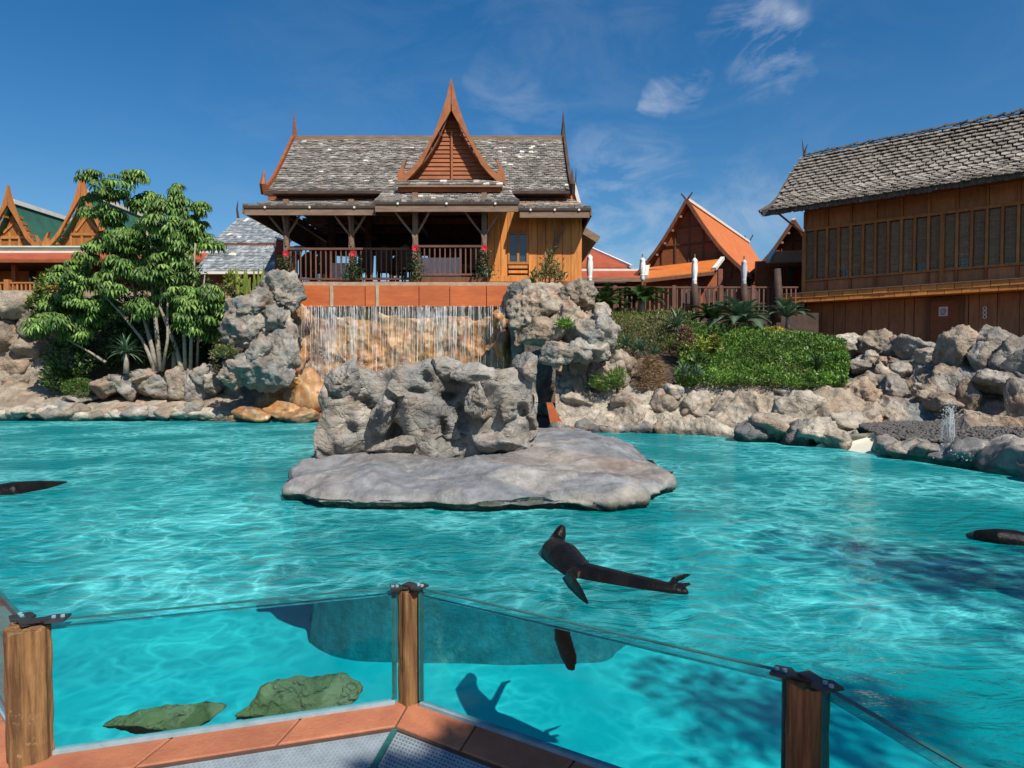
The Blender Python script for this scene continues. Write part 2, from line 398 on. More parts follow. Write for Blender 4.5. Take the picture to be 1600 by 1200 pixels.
SOIL = simple('soil', (.10, .07, .045), (.06, .045, .03), scale=3, rough=.95, bump=.6, rnd=0)
PEB = simple('pebble_dark', (.085, .08, .08), (.15, .14, .13), scale=4, rough=.75, bump=.3, rnd=.6)
BARK = simple('bark_pale', (.38, .33, .26), (.22, .18, .14), scale=8, rough=.9, bump=.5, rnd=.2)
LEAF = simple('leaf_mid', (1, 1, 1), attr=True, scale=3, rough=.45, bump=0, rnd=.5, transl=.25, spec=.4)
LEAFD = simple('leaf_plain', (.05, .10, .022), (.03, .065, .016), scale=3, rough=.5, bump=0, rnd=.4, transl=.2)
LEAFG = simple('leaf_glaucous', (.12, .20, .11), (.07, .13, .075), scale=3, rough=.5, bump=0, rnd=.3, transl=.15)
LEAFY = simple('leaf_yellowgreen', (.24, .28, .06), (.14, .20, .04), scale=3, rough=.5, bump=0, rnd=.3, transl=.2)
FLOWR = simple('flower_red', (.55, .02, .03), (.40, .01, .03), scale=9, rough=.6, bump=0, rnd=.2)
SEALM = simple('wet_fur', (.004, .004, .004), (.011, .009, .008), scale=6, rough=.28, bump=.35, bscale=30, rnd=0, spec=.16)
LATT = simple('lattice_wood', (.40, .29, .19), (.27, .19, .12), scale=6, rough=.7, bump=.1, rnd=.2)
TRIM = simple('trim_redbrown', (.38, .14, .05), (.27, .09, .035), scale=4, rough=.6, bump=.2, rnd=.1)
WALLR = simple('wall_board', (.42, .18, .075), (.29, .115, .05), scale=3, stretch=(3, 3, .5), rough=.6, bump=.2, rnd=.4)
LEDGEO = simple('ledge_orange', (.78, .30, .07), (.60, .21, .05), scale=3, rough=.6, bump=.15, rnd=.25)
BLINDM = simple('bamboo_blind', (.40, .27, .16), (.19, .125, .075), scale=5, stretch=(.5, .5, 5), rough=.7, bump=.3, rnd=.35)
SIGNW = simple('sign_white', (.72, .70, .68), (.66, .64, .62), rough=.5, bump=0, rnd=0)
SIGNR = simple('sign_red', (.45, .05, .05), (.40, .05, .05), rough=.5, bump=0, rnd=0)
def schlick(t, nrm=None, mx=1.0):
    lw = N(t, 'ShaderNodeLayerWeight', i_Blend=.5)
    if nrm is not None: L(t, nrm, lw.inputs['Normal'])
    p = math_(t, 'POWER', lw.outputs['Facing'], 5.0); p = math_(t, 'MULTIPLY', p, .97); p = math_(t, 'ADD', p, .022); return math_(t, 'MINIMUM', p, mx)
def glass_mat(name, tint, refl=.9, rough=.02):
    m = mat_new(name); t = m.node_tree
    tr = N(t, 'ShaderNodeBsdfTransparent'); tr.inputs[0].default_value = (*tint, 1)
    gl = N(t, 'ShaderNodeBsdfGlossy', i_Roughness=rough); gl.inputs[0].default_value = (refl, refl, refl, 1)
    fr = schlick(t); ms = N(t, 'ShaderNodeMixShader')
    L(t, fr, ms.inputs[0]); L(t, tr.outputs[0], ms.inputs[1]); L(t, gl.outputs[0], ms.inputs[2])
    o = N(t, 'ShaderNodeOutputMaterial'); L(t, ms.outputs[0], o.inputs[0]); return m
PANE = glass_mat('pool_glass', (.74, .95, .97), .5)
WINGL = simple('window_glass', (.03, .05, .07), (.02, .03, .04), rough=.06, bump=0, rnd=0, spec=.9)
def water_mat():
    m = mat_new('pool_water'); t = m.node_tree; geo = N(t, 'ShaderNodeNewGeometry')
    nw = N(t, 'ShaderNodeTexNoise', i_Scale=1.3, i_Detail=3, i_Roughness=.55); L(t, geo.outputs['Position'], nw.inputs[0])
    add = N(t, 'ShaderNodeVectorMath', operation='MULTIPLY_ADD'); L(t, nw.outputs['Color'], add.inputs[0]); add.inputs[1].default_value = (.9, .9, 0); L(t, geo.outputs['Position'], add.inputs[2])
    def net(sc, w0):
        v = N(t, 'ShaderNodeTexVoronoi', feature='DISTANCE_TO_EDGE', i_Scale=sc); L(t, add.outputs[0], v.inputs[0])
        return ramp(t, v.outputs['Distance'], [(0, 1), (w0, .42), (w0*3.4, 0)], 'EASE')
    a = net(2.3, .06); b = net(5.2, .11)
    caustic_net = mixc(t, .45, a, b)
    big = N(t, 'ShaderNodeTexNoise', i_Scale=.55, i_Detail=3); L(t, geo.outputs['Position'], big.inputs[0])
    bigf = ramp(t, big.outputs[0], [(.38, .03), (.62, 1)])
    caustic_tint = mixc(t, 1.0, caustic_net, bigf, 'MULTIPLY')
    # waves
    mp = N(t, 'ShaderNodeMapping'); mp.inputs['Scale'].default_value = (1, 1.7, 1); mp.inputs['Rotation'].default_value = (0, 0, R(14)); L(t, geo.outputs['Position'], mp.inputs[0])
    w1 = N(t, 'ShaderNodeTexNoise', i_Scale=2.2, i_Detail=5, i_Roughness=.55, i_Distortion=.8); L(t, mp.outputs[0], w1.inputs[0])
    bm_ = N(t, 'ShaderNodeBump', i_Strength=.55, i_Distance=.14); L(t, w1.outputs[0], bm_.inputs['Height'])
    w2 = N(t, 'ShaderNodeTexNoise', i_Scale=8, i_Detail=4, i_Roughness=.55); L(t, mp.outputs[0], w2.inputs[0])
    dst = N(t, 'ShaderNodeVectorMath', operation='DISTANCE'); L(t, geo.outputs['Position'], dst.inputs[0]); dst.inputs[1].default_value = (.42, 5.35, 0)
    nd = math_(t, 'MULTIPLY_ADD', w1.outputs[0], .5); L(t, dst.outputs['Value'], t.nodes[-1].inputs[2])
    sn = math_(t, 'SINE', math_(t, 'MULTIPLY', nd, 34)); ex = math_(t, 'EXPONENT', math_(t, 'MULTIPLY', dst.outputs['Value'], -2.2)); rp_ = math_(t, 'MULTIPLY', sn, ex)
    hh_ = math_(t, 'MULTIPLY_ADD', rp_, .55); L(t, w2.outputs[0], t.nodes[-1].inputs[2])
    b2 = N(t, 'ShaderNodeBump', i_Strength=.4, i_Distance=.03); L(t, hh_, b2.inputs['Height']); L(t, bm_.outputs[0], b2.inputs['Normal'])
    # body: diffuse part and clear part, caustic shimmer painted into both colours
    dcol = mixc(t, caustic_tint, (.0, .26, .285), (.22, .93, .93))
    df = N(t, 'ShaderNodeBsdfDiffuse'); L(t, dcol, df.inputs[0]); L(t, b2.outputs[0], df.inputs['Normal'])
    tcol = mixc(t, caustic_tint, (.06, .50, .53), (.85, 1, 1))
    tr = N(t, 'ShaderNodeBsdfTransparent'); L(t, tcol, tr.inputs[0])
    lw = N(t, 'ShaderNodeLayerWeight', i_Blend=.5)
    cl = ramp(t, lw.outputs['Facing'], [(.25, .78), (.60, .55), (.93, .16)])
    body = N(t, 'ShaderNodeMixShader'); L(t, cl, body.inputs[0]); L(t, df.outputs[0], body.inputs[1]); L(t, tr.outputs[0], body.inputs[2])
    gl = N(t, 'ShaderNodeBsdfGlossy', i_Roughness=.05); gl.inputs[0].default_value = (.50, .60, .60, 1); L(t, b2.outputs[0], gl.inputs['Normal'])
    frc = schlick(t, b2.outputs[0], .45)
    ms = N(t, 'ShaderNodeMixShader'); L(t, frc, ms.inputs[0]); L(t, body.outputs[0], ms.inputs[1]); L(t, gl.outputs[0], ms.inputs[2])
    o = N(t, 'ShaderNodeOutputMaterial'); L(t, ms.outputs[0], o.inputs[0]); return m
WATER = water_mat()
def fall_mat():
    m = mat_new('falling_water'); t = m.node_tree; geo = N(t, 'ShaderNodeNewGeometry')
    mp = N(t, 'ShaderNodeMapping'); mp.inputs['Scale'].default_value = (9, 9, 1.3); L(t, geo.outputs['Position'], mp.inputs[0])
    n = N(t, 'ShaderNodeTexNoise', i_Scale=2, i_Detail=5, i_Roughness=.7); L(t, mp.outputs[0], n.inputs[0])
    f = ramp(t, n.outputs[0], [(.42, .01), (.70, .55)])
    d = N(t, 'ShaderNodeBsdfPrincipled', i_Roughness=.25); d.inputs['Base Color'].default_value = (.82, .84, .85, 1)
    tr = N(t, 'ShaderNodeBsdfTransparent'); ms = N(t, 'ShaderNodeMixShader'); L(t, f, ms.inputs[0]); L(t, tr.outputs[0], ms.inputs[1]); L(t, d.outputs[0], ms.inputs[2])
    o = N(t, 'ShaderNodeOutputMaterial'); L(t, ms.outputs[0], o.inputs[0]); return m
FALL = fall_mat()

# ---------------------------------------------------------------- THE SETTING: ground, pool, water
COPZ = -.75
GL = [Vector((-22, 7.9, 0)), Vector((-7.5, 8.3, 0)), Vector((-2.75, 3.83, 0)), Vector((-.68, 4.47, 0)), Vector((1.39, 3.16, 0)), Vector((1.95, 1.6, 0)), Vector((2.6, .2, 0))]
SHORE = [(6, -1.5), (12, 2), (11, 6), (7.3, 8.0), (6.6, 9.3), (5.9, 11.6), (5.6, 12.9), (4.6, 14.2), (1, 15.2), (-.3, 18.0), (-5.8, 18.5), (-13.5, 18.6), (-22, 17.5)]
POLY = [(p.x, p.y) for p in GL]+SHORE
def inside(x, y, poly):
    r = np.zeros(x.shape, bool); n = len(poly)
    for i in range(n):
        x0, y0 = poly[i]; x1, y1 = poly[(i+1) % n]
        if y0 == y1: continue
        m = ((y0 > y) != (y1 > y)) & (x < (x1-x0)*(y-y0)/(y1-y0)+x0); r ^= m
    return r
xs = np.concatenate([[-900, -400, -200, -100, -60, -40], np.arange(-30, 30.1, .5), [40, 60, 100, 200, 400, 900]])
ys = np.concatenate([[-300, -100, -40, -20], np.arange(-10, 40.1, .5), [50, 70, 100, 200, 400, 1200]])
XX, YY = np.meshgrid(xs, ys, indexing='ij')
ins = inside(XX, YY, POLY)
for dx, dy in ((.5, 0), (-.5, 0), (0, .5), (0, -.5)): ins |= inside(XX+dx, YY+dy, POLY)
ZZ = np.full(XX.shape, 0.0)
far = YY > 8.5
ZZ[~far] = -.87
t1 = np.clip((YY-19.0)/3.0, 0, 1); hb = .05+2.9*t1*t1*(3-2*t1)
rt = (XX > 6.0); hb2 = .05+2.0*np.clip((YY-17.5)/2.5, 0, 1)
ZZ = np.where(far, np.where(rt & (YY < 28), np.where(YY > 14, hb2, .05), hb), ZZ)
ZZ[ins] = -2.2
gv = np.stack([XX, YY, ZZ], 2).reshape(-1, 3)
npobj('ground', gv, grid_faces(len(xs), len(ys)), SOIL, None, False, kind='structure')
m = MB(); m.add([(x, y, -1.75) for x, y in [(-23, 7.5), (-7.6, 8.2), (-2.8, 3.6), (-.68, 4.3), (1.3, 3.0), (1.8, 1.5), (2.5, 0), (6, -2), (13, 2), (12, 7)]+[(8, 12.5), (5.5, 15), (1, 16.2), (0, 19), (-14, 19.5), (-23, 19)]], [tuple(range(16))])
m.build('pool_floor', POOLF, None, kind='structure')
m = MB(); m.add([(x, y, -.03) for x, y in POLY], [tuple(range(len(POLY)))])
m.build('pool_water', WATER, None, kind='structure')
# inner pool wall under the coping
m = MB()
for a, b in zip(GL[:-1], GL[1:]):
    a0 = Vector((a.x, a.y, 0)); b0 = Vector((b.x, b.y, 0)); m.add([a0+Vector((0, 0, -2.1)), b0+Vector((0, 0, -2.1)), b0+Vector((0, 0, COPZ-.02)), a0+Vector((0, 0, COPZ-.02))], [(0, 1, 2, 3)])
m.build('pool_wall', POOLF, None, kind='structure')
# ---------------------------------------------------------------- glass balustrade of the pool
ctr = Vector((0, 0, 0))
def offs(i, d):
    """mitred offset of glass corner i by d towards the viewer"""
    p = GL[i]
    def nrm(a, b):
        t = (b-a).normalized(); n = Vector((t.y, -t.x, 0))
        return n if n.y < 0 or (abs(n.y) < .3 and n.x < 0) else -n
    ns = []
    if i > 0: ns.append(nrm(GL[i-1], GL[i]))
    if i < len(GL)-1: ns.append(nrm(GL[i], GL[i+1]))
    if len(ns) == 1: return p+ns[0]*d
    n = (ns[0]+ns[1]).normalized(); return p+n*(d/max(.3, n.dot(ns[0])))
glabel = {1: 'glass pool panel running off the left edge of the photo', 2: 'long glass pool panel between the left post and the middle post, green rocks behind it',
          3: 'long glass pool panel between the middle post and the dark right post', 4: 'narrow glass pool panel right of the dark right post, slanting out of frame'}
for i in range(1, 5):
    a, b = GL[i], GL[i+1]; t = (b-a).normalized(); a2 = a+t*.1; b2 = b-t*.1
    th = thing('glass_barrier', glabel[i], 'glass panel', ((a+b)/2+Vector((0, 0, COPZ))), 'glass panels of the pool barrier')
    ibeam('pane', PANE, a2+Vector((0, 0, (COPZ+.02)/2)), b2+Vector((0, 0, (COPZ+.02)/2)), .02, .02-COPZ, th)
    ibeam('seal_strip', STEEL, a2+Vector((0, 0, COPZ+.012)), b2+Vector((0, 0, COPZ+.012)), .045, .024, th)
    ibeam('top_edge', TEALB, a2+Vector((0, 0, .024)), b2+Vector((0, 0, .024)), .024, .006, th)
    ibeam('edge_strip', TEALB, a2+Vector((0, 0, COPZ+.03)), a2+Vector((0, 0, .015)), .03, .012, th)
    ibeam('edge_strip', TEALB, b2+Vector((0, 0, COPZ+.03)), b2+Vector((0, 0, .015)), .03, .012, th)
def post(i, wd, label):
    p = GL[i]; th = thing('glass_post', label, 'post', (p.x, p.y, COPZ), 'timber posts of the pool barrier')
    n = 28; vs = []; hs = np.linspace(COPZ-.02, .0, 14)
    for k, z in enumerate(hs):
        for j in range(n):
            a = 2*math.pi*j/n; rr = wd/2*(1/max(abs(math.cos(a)), abs(math.sin(a)), .78*(abs(math.cos(a))+abs(math.sin(a)))))*.95
            rr *= 1-.10*max(0, math.cos(6*a+.5))**6 + .02*math.sin(k*1.3+a*3)+.012*random.uniform(-1, 1)
            vs.append((p.x+rr*math.cos(a), p.y+rr*math.sin(a), z+(random.uniform(-.012, .012) if k in (0, 13) else 0)))
    fs = [(k*n+j, k*n+(j+1) % n, (k+1)*n+(j+1) % n, (k+1)*n+j) for k in range(13) for j in range(n)]+[tuple(range(13*n, 14*n))]
    npobj('timber', np.array(vs), fs, POSTW, th, False)
    for q, j in ((i-1, -1), (i+1, 1)):
        t = (GL[q]-p).normalized(); sN = Vector((-t.y, t.x, 0)); m = MB()
        poly = [p-t*.03+sN*.035, p-t*.03-sN*.035, p+t*wd*.30-sN*.03, p+t*wd*.42-sN*.065, p+t*wd*.78-sN*.055, p+t*wd*.82+sN*.05, p+t*wd*.45+sN*.06, p+t*wd*.3+sN*.03]
        zz = .012 if j < 0 else .026
        m.prism([Vector((a.x, a.y, zz)) for a in poly], (0, 0, .012)); c = m.build('cap_plate', BLACK, th)
        m = MB()
        for q2 in (.52, .7): m.tube([p+t*wd*q2+Vector((0, 0, zz+.012)), p+t*wd*q2+Vector((0, 0, zz+.024))], .012, 6)
        m.build('bolt', STEEL, c)
post(2, .25, 'thick weathered timber post with black cap plates at the left of the glass barrier')
post(3, .155, 'slim honey-brown timber post with black cap at the middle corner of the glass barrier')
post(4, .20, 'dark shaded timber post with blue-black cap at the right of the glass barrier')
# coping tiles and gratings
gl_small = {}
cop = thing('pool_coping', 'terracotta coping of long flat tiles along the foot of the glass barrier', 'coping', (0, 4, COPZ))
m = MB()
for i in range(1, 6):
    a, b, c, d = offs(i, -.04), offs(i+1, -.04), offs(i+1, .30), offs(i, .30)
    m.prism([Vector((q.x, q.y, COPZ-.012)) for q in (a, b, c, d)], (0, 0, -.09))
m.build('grout_bed', GROUT, cop)
for i in range(1, 6):
    a, b, c, d = offs(i, -.02), offs(i+1, -.02), offs(i+1, .28), offs(i, .28)
    n = max(1, round((b-a).length/.62)); g = .006/(b-a).length
    cuts = [0]+[k/n+random.uniform(-.03, .03) for k in range(1, n)]+[1]
    for k in range(n):
        t0, t1_ = cuts[k]+g, cuts[k+1]-g; z = COPZ+random.uniform(-.002, .002)
        P4 = [a.lerp(b, t0), a.lerp(b, t1_), d.lerp(c, t1_), d.lerp(c, t0)]; cc = sum(P4, Vector())/4
        lo = [Vector((q.x, q.y, z-.008)) for q in P4]; hi = [Vector((q.x+(cc.x-q.x)*.03, q.y+(cc.y-q.y)*.03, z)) for q in P4]
        mm = MB(); mm.add([v-Vector((0, 0, .05)) for v in lo]+lo+hi, [(0, 1, 5, 4), (1, 2, 6, 5), (2, 3, 7, 6), (3, 0, 4, 7), (4, 5, 9, 8), (5, 6, 10, 9), (6, 7, 11, 10), (7, 4, 8, 11), (8, 9, 10, 11), (3, 2, 1, 0)])
        mm.build('tile', TERRA, cop)
for i in (2, 3):
    a, b, c, d = offs(i, .305), offs(i+1, .305), offs(i+1, .95), offs(i, .95)
    lab = 'perforated metal drain grating left of the teal joint, below the middle glass' if i == 2 else 'perforated metal drain grating right of the teal joint, partly in shade'
    th = thing('drain_grating', lab, 'grating', ((a+b+c+d)/4+Vector((0, 0, COPZ-.04))), 'drain gratings along the coping')
    mm = MB(); z = COPZ-.03; ln = (b-a).length; t = (b-a).normalized(); nn = ((d+c)-(a+b)).normalized(); nn = (nn-t*nn.dot(t)).normalized()
    k = 0
    while k*.032 < .62:
        p0 = a+nn*(k*.032)+(d-a)*0; f = k*.032/.645; p0 = a.lerp(d, f); p1 = b.lerp(c, f)
        mm.beam(p0+Vector((0, 0, z)), p1+Vector((0, 0, z)), .015, .012); k += 1
    for k in range(int(ln*1.0/.026)):
        f = k*.026/ln; p0 = a.lerp(b, f); p1 = d.lerp(c, f); mm.beam(p0+Vector((0, 0, z-.003)), p1+Vector((0, 0, z-.003)), .011, .012)
    o = mm.build('grating_bars', GRATE, th, kind='stuff')
    mm = MB(); mm.prism([Vector((q.x, q.y, COPZ-.09)) for q in (a, b, c, d)], (0, 0, -.01)); mm.build('drain_channel', BLACK, th)
p0, p1 = offs(3, .30), offs(3, 1.0)
m = MB(); m.beam(p0+Vector((0, 0, COPZ-.02)), p1+Vector((0, 0, COPZ-.02)), .035, .02, (0, 0, 1)); o = m.build('drain_joint', TEALB); tagset(o, 'dark teal joint strip running out from the foot of the middle post', 'strip')
m = MB(); q = [offs(i, .22) for i in range(0, 7)]
m.add([Vector((p.x, p.y, COPZ-.106)) for p in q]+[Vector((5, -8, COPZ-.106)), Vector((-24, -8, COPZ-.106))], [tuple(range(9))]); m.build('viewing_deck', TERRA, None, kind='structure')
# mossy rocks seen through the glass
for (x, y, Y, r, s, lb) in ((245, 1160, 4.16, (.33, .12, .09), 3, 'low mossy green rock behind the glass near the left post'), (466, 1128, 4.42, (.37, .12, .11), 9, 'longer mossy green rock behind the glass near the middle post')):
    c = W(x, y, Y); c.z = COPZ-.04; ang = math.atan2(GL[3].y-GL[2].y, GL[3].x-GL[2].x)
    c += Vector((-math.sin(ang), math.cos(ang), 0))*.14
    P, f, colr = boulder_arrays(c, r, s, 'moss', 5, .5, 3.2, 2.6, (0, 0, ang)); o = npobj('mossy_rock', P, f, ROCK, None, True, colr)
    tagset(o, lb, 'rock')

# ---------------------------------------------------------------- island
isl = thing('rock_island', 'grey artificial rock island with low platform and craggy wall in mid pool', 'island', (-.9, 9, -.1))
out = [(442, 768), (475, 779), (540, 784), (620, 785), (700, 786), (780, 787), (860, 787), (930, 786), (985, 783), (1022, 770), (1040, 765), (1063, 744), (1022, 722), (990, 697), (940, 684), (870, 680), (780, 676), (680, 676), (580, 678), (505, 688), (485, 712), (462, 740)]
op = np.array([tuple(G(x, y, .06)) for x, y in out]); op = np.concatenate([op, op[:1]])
NU = 260; u = np.linspace(0, 1, NU, endpoint=False)
ring = catmull(op, u); ring[:, 2] = 0; cc = np.array([G(720, 722, .06).x, G(720, 722, .06).y, 0])
prof = [(0, .30), (.2, .30), (.4, .29), (.55, .275), (.68, .25), (.8, .22), (.88, .20), (.94, .17), (.975, .13), (1.0, .06), (.985, .02), (.95, -.04), (.955, -.2), (.93, -.4), (.90, -.8), (.88, -1.3), (.9, -1.78)]
pa = np.array(prof); NV = 90; pv = catmull(pa, np.linspace(0, 1, NV))
ang_ = np.linspace(0, 2*np.pi, NU, endpoint=False); rn_ = 1+.045*fbm(np.stack([np.cos(ang_)*4, np.sin(ang_)*4, ang_*0], 1), 5, 4)+.02*fbm(np.stack([np.cos(ang_)*14, np.sin(ang_)*14, ang_*0], 1), 6, 3)
bw_ = np.clip((pv[:, 1]+.25)/.3, 0, 1)
C = cc[None, None]+(ring[:, None]-cc)*pv[None, :, :1]*(1+(rn_[:, None]-1)*bw_[None, :])[..., None]; C[..., 2] = pv[None, :, 1]
Cw = np.concatenate([C, C[:1]]); n = grid_normals(Cw)[:NU]; n[:, 0] = (0, 0, 1)
P = C.reshape(-1, 3); Nn = n.reshape(-1, 3)
if Nn[NV//4*1][2] < 0: Nn = -Nn
d, e, idn = facet(P*np.array([1.1, 1.1, 1.1]), 5); d2, e2, _ = facet(P*3.3*np.array([.6, 1.2, 1]), 8)
under = P[:, 2] < -.1
off = .11*d+.045*d2+.05*fbm(P*1.7, 3, 3)-.04*(1-e)+(.03*np.floor(fbm(P*1.1, 44, 3)*5)/2+.016*fbm(P*9, 45, 4))*(P[:, 2] > .02)
fall = 1-np.clip((P[:, 2]+.12)/.1, 0, 1); off = off*(1-.4*fall)
P2 = P+Nn*off[:, None]*1.0
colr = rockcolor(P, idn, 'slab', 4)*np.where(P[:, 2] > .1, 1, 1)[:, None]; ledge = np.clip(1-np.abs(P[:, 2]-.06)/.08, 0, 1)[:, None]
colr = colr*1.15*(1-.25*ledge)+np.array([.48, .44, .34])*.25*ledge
wet = np.clip((.055+.03*fbm(P2*4, 12, 3)-P2[:, 2])/.03, 0, 1)[:, None]; colr = colr*(1-wet)+np.array([.05, .048, .035])*wet; deep = np.clip((-.16-P2[:, 2])/.25, 0, 1)[:, None]; colr = colr*(1-deep)+np.array([.03, .24, .27])*deep  # submerged base tinted pool teal; the colour also carries the underwater haze
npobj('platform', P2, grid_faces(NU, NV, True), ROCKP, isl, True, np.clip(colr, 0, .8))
def wallblock(name, cx, cy, hx, hy, z0, z1, s, parent, pal='grey', amp=.17, scale=1.7, box=6, sub=6):
    v, f = ico(sub); nn = v.copy(); k = (np.abs(v)**box).sum(1)**(-1/box); v = v*k[:, None]
    r = np.array([hx, hy, (z1-z0)/2]); P = v*r+np.array([cx, cy, (z0+z1)/2]); Nn = nn/r*r.min(); Nn /= np.linalg.norm(Nn, axis=1)[:, None]
    st = np.array([1.15, 1, .42]); d, e, idn = facet(P*scale*st, s, 1.1); d2, e2, id2 = facet(P*scale*2.6*np.array([1, 1, .7]), s+5)
    off = amp*(2.3*d+.75*d2-.7*(1-e)-.3*(1-e2)+.6*fbm(P*3*np.array([1, 1, .6]), s, 4))
    Q = P+Nn*off[:, None]; Q[:, 2] = np.where(Q[:, 2] > 1.40, 1.40+(Q[:, 2]-1.40)*.35, Q[:, 2])
    for px, py, wx, wz, dp in ((612, 678, .10, .16, .26), (565, 630, .07, .10, .16), (585, 640, .10, .06, .14), (690, 668, .06, .15, .22), (722, 652, .11, .20, .28), (815, 645, .09, .12, .24), (545, 672, .07, .10, .14), (650, 610, .12, .05, .16), (668, 592, .05, .10, .15), (840, 600, .05, .1, .12), (790, 705, .22, .045, .22), (695, 620, .10, .05, .2), (520, 610, .05, .12, .12), (770, 580, .10, .04, .14)):
        c = W(px, py, YI-.25); g = np.exp(-((Q[:, 0]-c.x)/wx)**2-((Q[:, 2]-c.z)/wz)**2); g = np.clip(2.2*g-.5, 0, 1); Q[:, 1] += np.where(Q[:, 1] < cy, dp*g, 0)
    d3, e3, _ = facet(Q*9, 71); Q += Nn*(.022*d3)[:, None]
    return npobj(name, Q, f, ROCK, parent, True, rockcolor(P, idn, pal, s))
YI = 9.35; si = YI/F
wallblock('rock_wall', Xp(676, YI), YI+.1, 1.56, .36, .1, 1.42, 21, isl)
def bl(px, py, Y, rx, ry, rz, s, parent, pal='grey', sub=4, amp=.35, rot=None, mat=None, name='boulder', box=3.2, scale=None):
    return boulder(name, W(px, py, Y), (rx, ry, rz), s, mat or ROCK, parent, pal, sub, amp, rot=rot, box=box, scale=scale)
for k, (px, py, dy, rx, rz, rot) in enumerate([(600, 640, -.30, .15, .26, .4), (618, 612, -.34, .13, .15, 0), (746, 625, -.42, .16, .24, -.2), (745, 588, -.26, .26, .14, 0),
        (795, 640, -.28, .12, .18, .3), (540, 590, -.1, .22, .2, 0), (780, 690, -.28, .42, .15, .1), (690, 572, -.02, .22, .16, 0), (820, 575, .0, .18, .16, 0), (620, 700, -.30, .3, .12, 0)]):
    bl(px, py, YI+dy, rx, .20, rz, 40+k, isl, sub=5, amp=.5, rot=(0, rot, 0), scale=2.6)

# ---------------------------------------------------------------- waterfall
wf = thing('waterfall_cliff', 'wet orange and ochre rock cliff behind the falling water', 'cliff', W(630, 655, 18))
rows = [[W(448, 470, 18.98), W(520, 474, 18.96), W(630, 474, 18.96), W(720, 474, 18.96), W(806, 470, 18.98)],
        [W(446, 530, 18.95), W(520, 530, 18.93), W(630, 530, 18.93), W(720, 530, 18.93), W(806, 530, 19.0)],
        [W(425, 590, 18.7), W(520, 590, 18.9), W(630, 590, 19.0), W(720, 590, 19.0), W(810, 590, 18.8)],
        [W(400, 630, 18.1), W(520, 632, 18.4), W(630, 632, 18.6), W(720, 632, 18.6), W(815, 632, 18.4)],
        [W(385, 660, 17.6), W(520, 665, 17.4), W(630, 665, 17.7), W(720, 665, 17.8), W(820, 668, 17.8)]]
rock_sheet('cliff_face', rows, ROCKW, wf, 230, 120, .15, 1.9, 61, 'orange')
for k, (px, py, Y, rx, rz) in enumerate([(470, 500, 19.0, .3, .4), (462, 560, 18.9, .35, .4), (476, 610, 18.2, .5, .5), (440, 640, 17.6, .5, .25), (400, 648, 17.5, .5, .2), (480, 650, 17.4, .4, .22), (785, 500, 18.9, .25, .3), (788, 550, 18.8, .22, .45), (510, 620, 18.3, .5, .4)]):
    bl(px, py, Y, rx, .35, rz, 80+k, wf, 'orange', 4, .35, mat=ROCKW)
fw = thing('waterfall_ledge', 'orange terracotta overflow beam of flat slabs at the top of the waterfall', 'beam', W(630, 480, 19))
Yl = 18.75; cuts = [456, 517, 571, 592, 655, 703, 760, 793]
for a, b in zip(cuts[:-1], cuts[1:]):
    z0, z1 = Zp(479, Yl), Zp(446, Yl)
    ibb('slab', LEDGE, (Xp(a, Yl)+.012, Yl+random.uniform(-.012, .012), z0+random.uniform(-.01, .01)), (Xp(b, Yl)-.008, Yl+.7, z1+random.uniform(-.015, .01)), fw)
ibb('cap_course', STONEM, (Xp(470, Yl), Yl+.25, Zp(446, Yl)+.02), (Xp(800, Yl), Yl+1.6, Zp(446, Yl)+.12), fw)
for a in (519, 590): ibb('mortar_joint', STONEM, (Xp(a-2, Yl), Yl-.03, Zp(479, Yl)), (Xp(a+3, Yl), Yl-.015, Zp(446, Yl)), fw)
m = MB()
for k in range(330):
    px = random.uniform(466, 789); Y = 18.68+random.uniform(-.08, .04)
    x = Xp(px, Y); z0 = Zp(479+random.uniform(-2, 1), Y); z1 = z0-random.choice([.7, 1.4, 2.0, 2.6, 2.9])*random.uniform(.6, 1)
    wd = random.choice([.003, .004, .005, .007, .011]); nseg = 7; vs = []
    for j in range(nseg+1):
        f = j/nseg; z = z0+(z1-z0)*f; xx = x+.03*f*math.sin(f*5+k)*random.random(); yy = Y-.10*f; ww = wd*(1-.5*f)*(.5+random.random())
        vs += [(xx-ww, yy, z), (xx+ww, yy, z), (xx, yy+ww, z)]
    fs = []
    for j in range(nseg):
        b = j*3; fs += [(b, b+1, b+4, b+3), (b+1, b+2, b+5, b+4), (b+2, b, b+3, b+5)]
    m.add(vs, fs)
for k in range(6):   # thin film sheets
    x = Xp(random.uniform(475, 780), Yl); wd = random.uniform(.05, .22); z0 = Zp(480, Yl); z1 = z0-random.uniform(.5, 2.2)
    m.add([(x-wd, 18.74, z0), (x+wd, 18.74, z0), (x+wd*.6, 18.66, z1), (x-wd*.6, 18.66, z1)], [(0, 1, 2, 3)])
o = m.build('falling_water', FALL); tagset(o, 'thin curtain of falling water strands below the orange beam', 'waterfall', kind='stuff')
m = MB()   # white froth where it lands
for k in range(900):
    px = random.uniform(478, 600); Y = 18.2+random.uniform(-.4, .3); p = W(px, 600+random.gauss(0, 22), Y); r = random.uniform(.008, .022)
    m.add([p+Vector((r, 0, 0)), p+Vector((-r, 0, 0)), p+Vector((0, r, 0)), p+Vector((0, 0, r)), p+Vector((0, 0, -r))], [(0, 2, 3), (2, 1, 3), (0, 4, 2), (2, 4, 1), (1, 4, 0), (0, 3, 1)])
o = m.build('water_spray', FALL); tagset(o, 'white spray where the waterfall hits the ochre rocks', 'spray', kind='stuff')

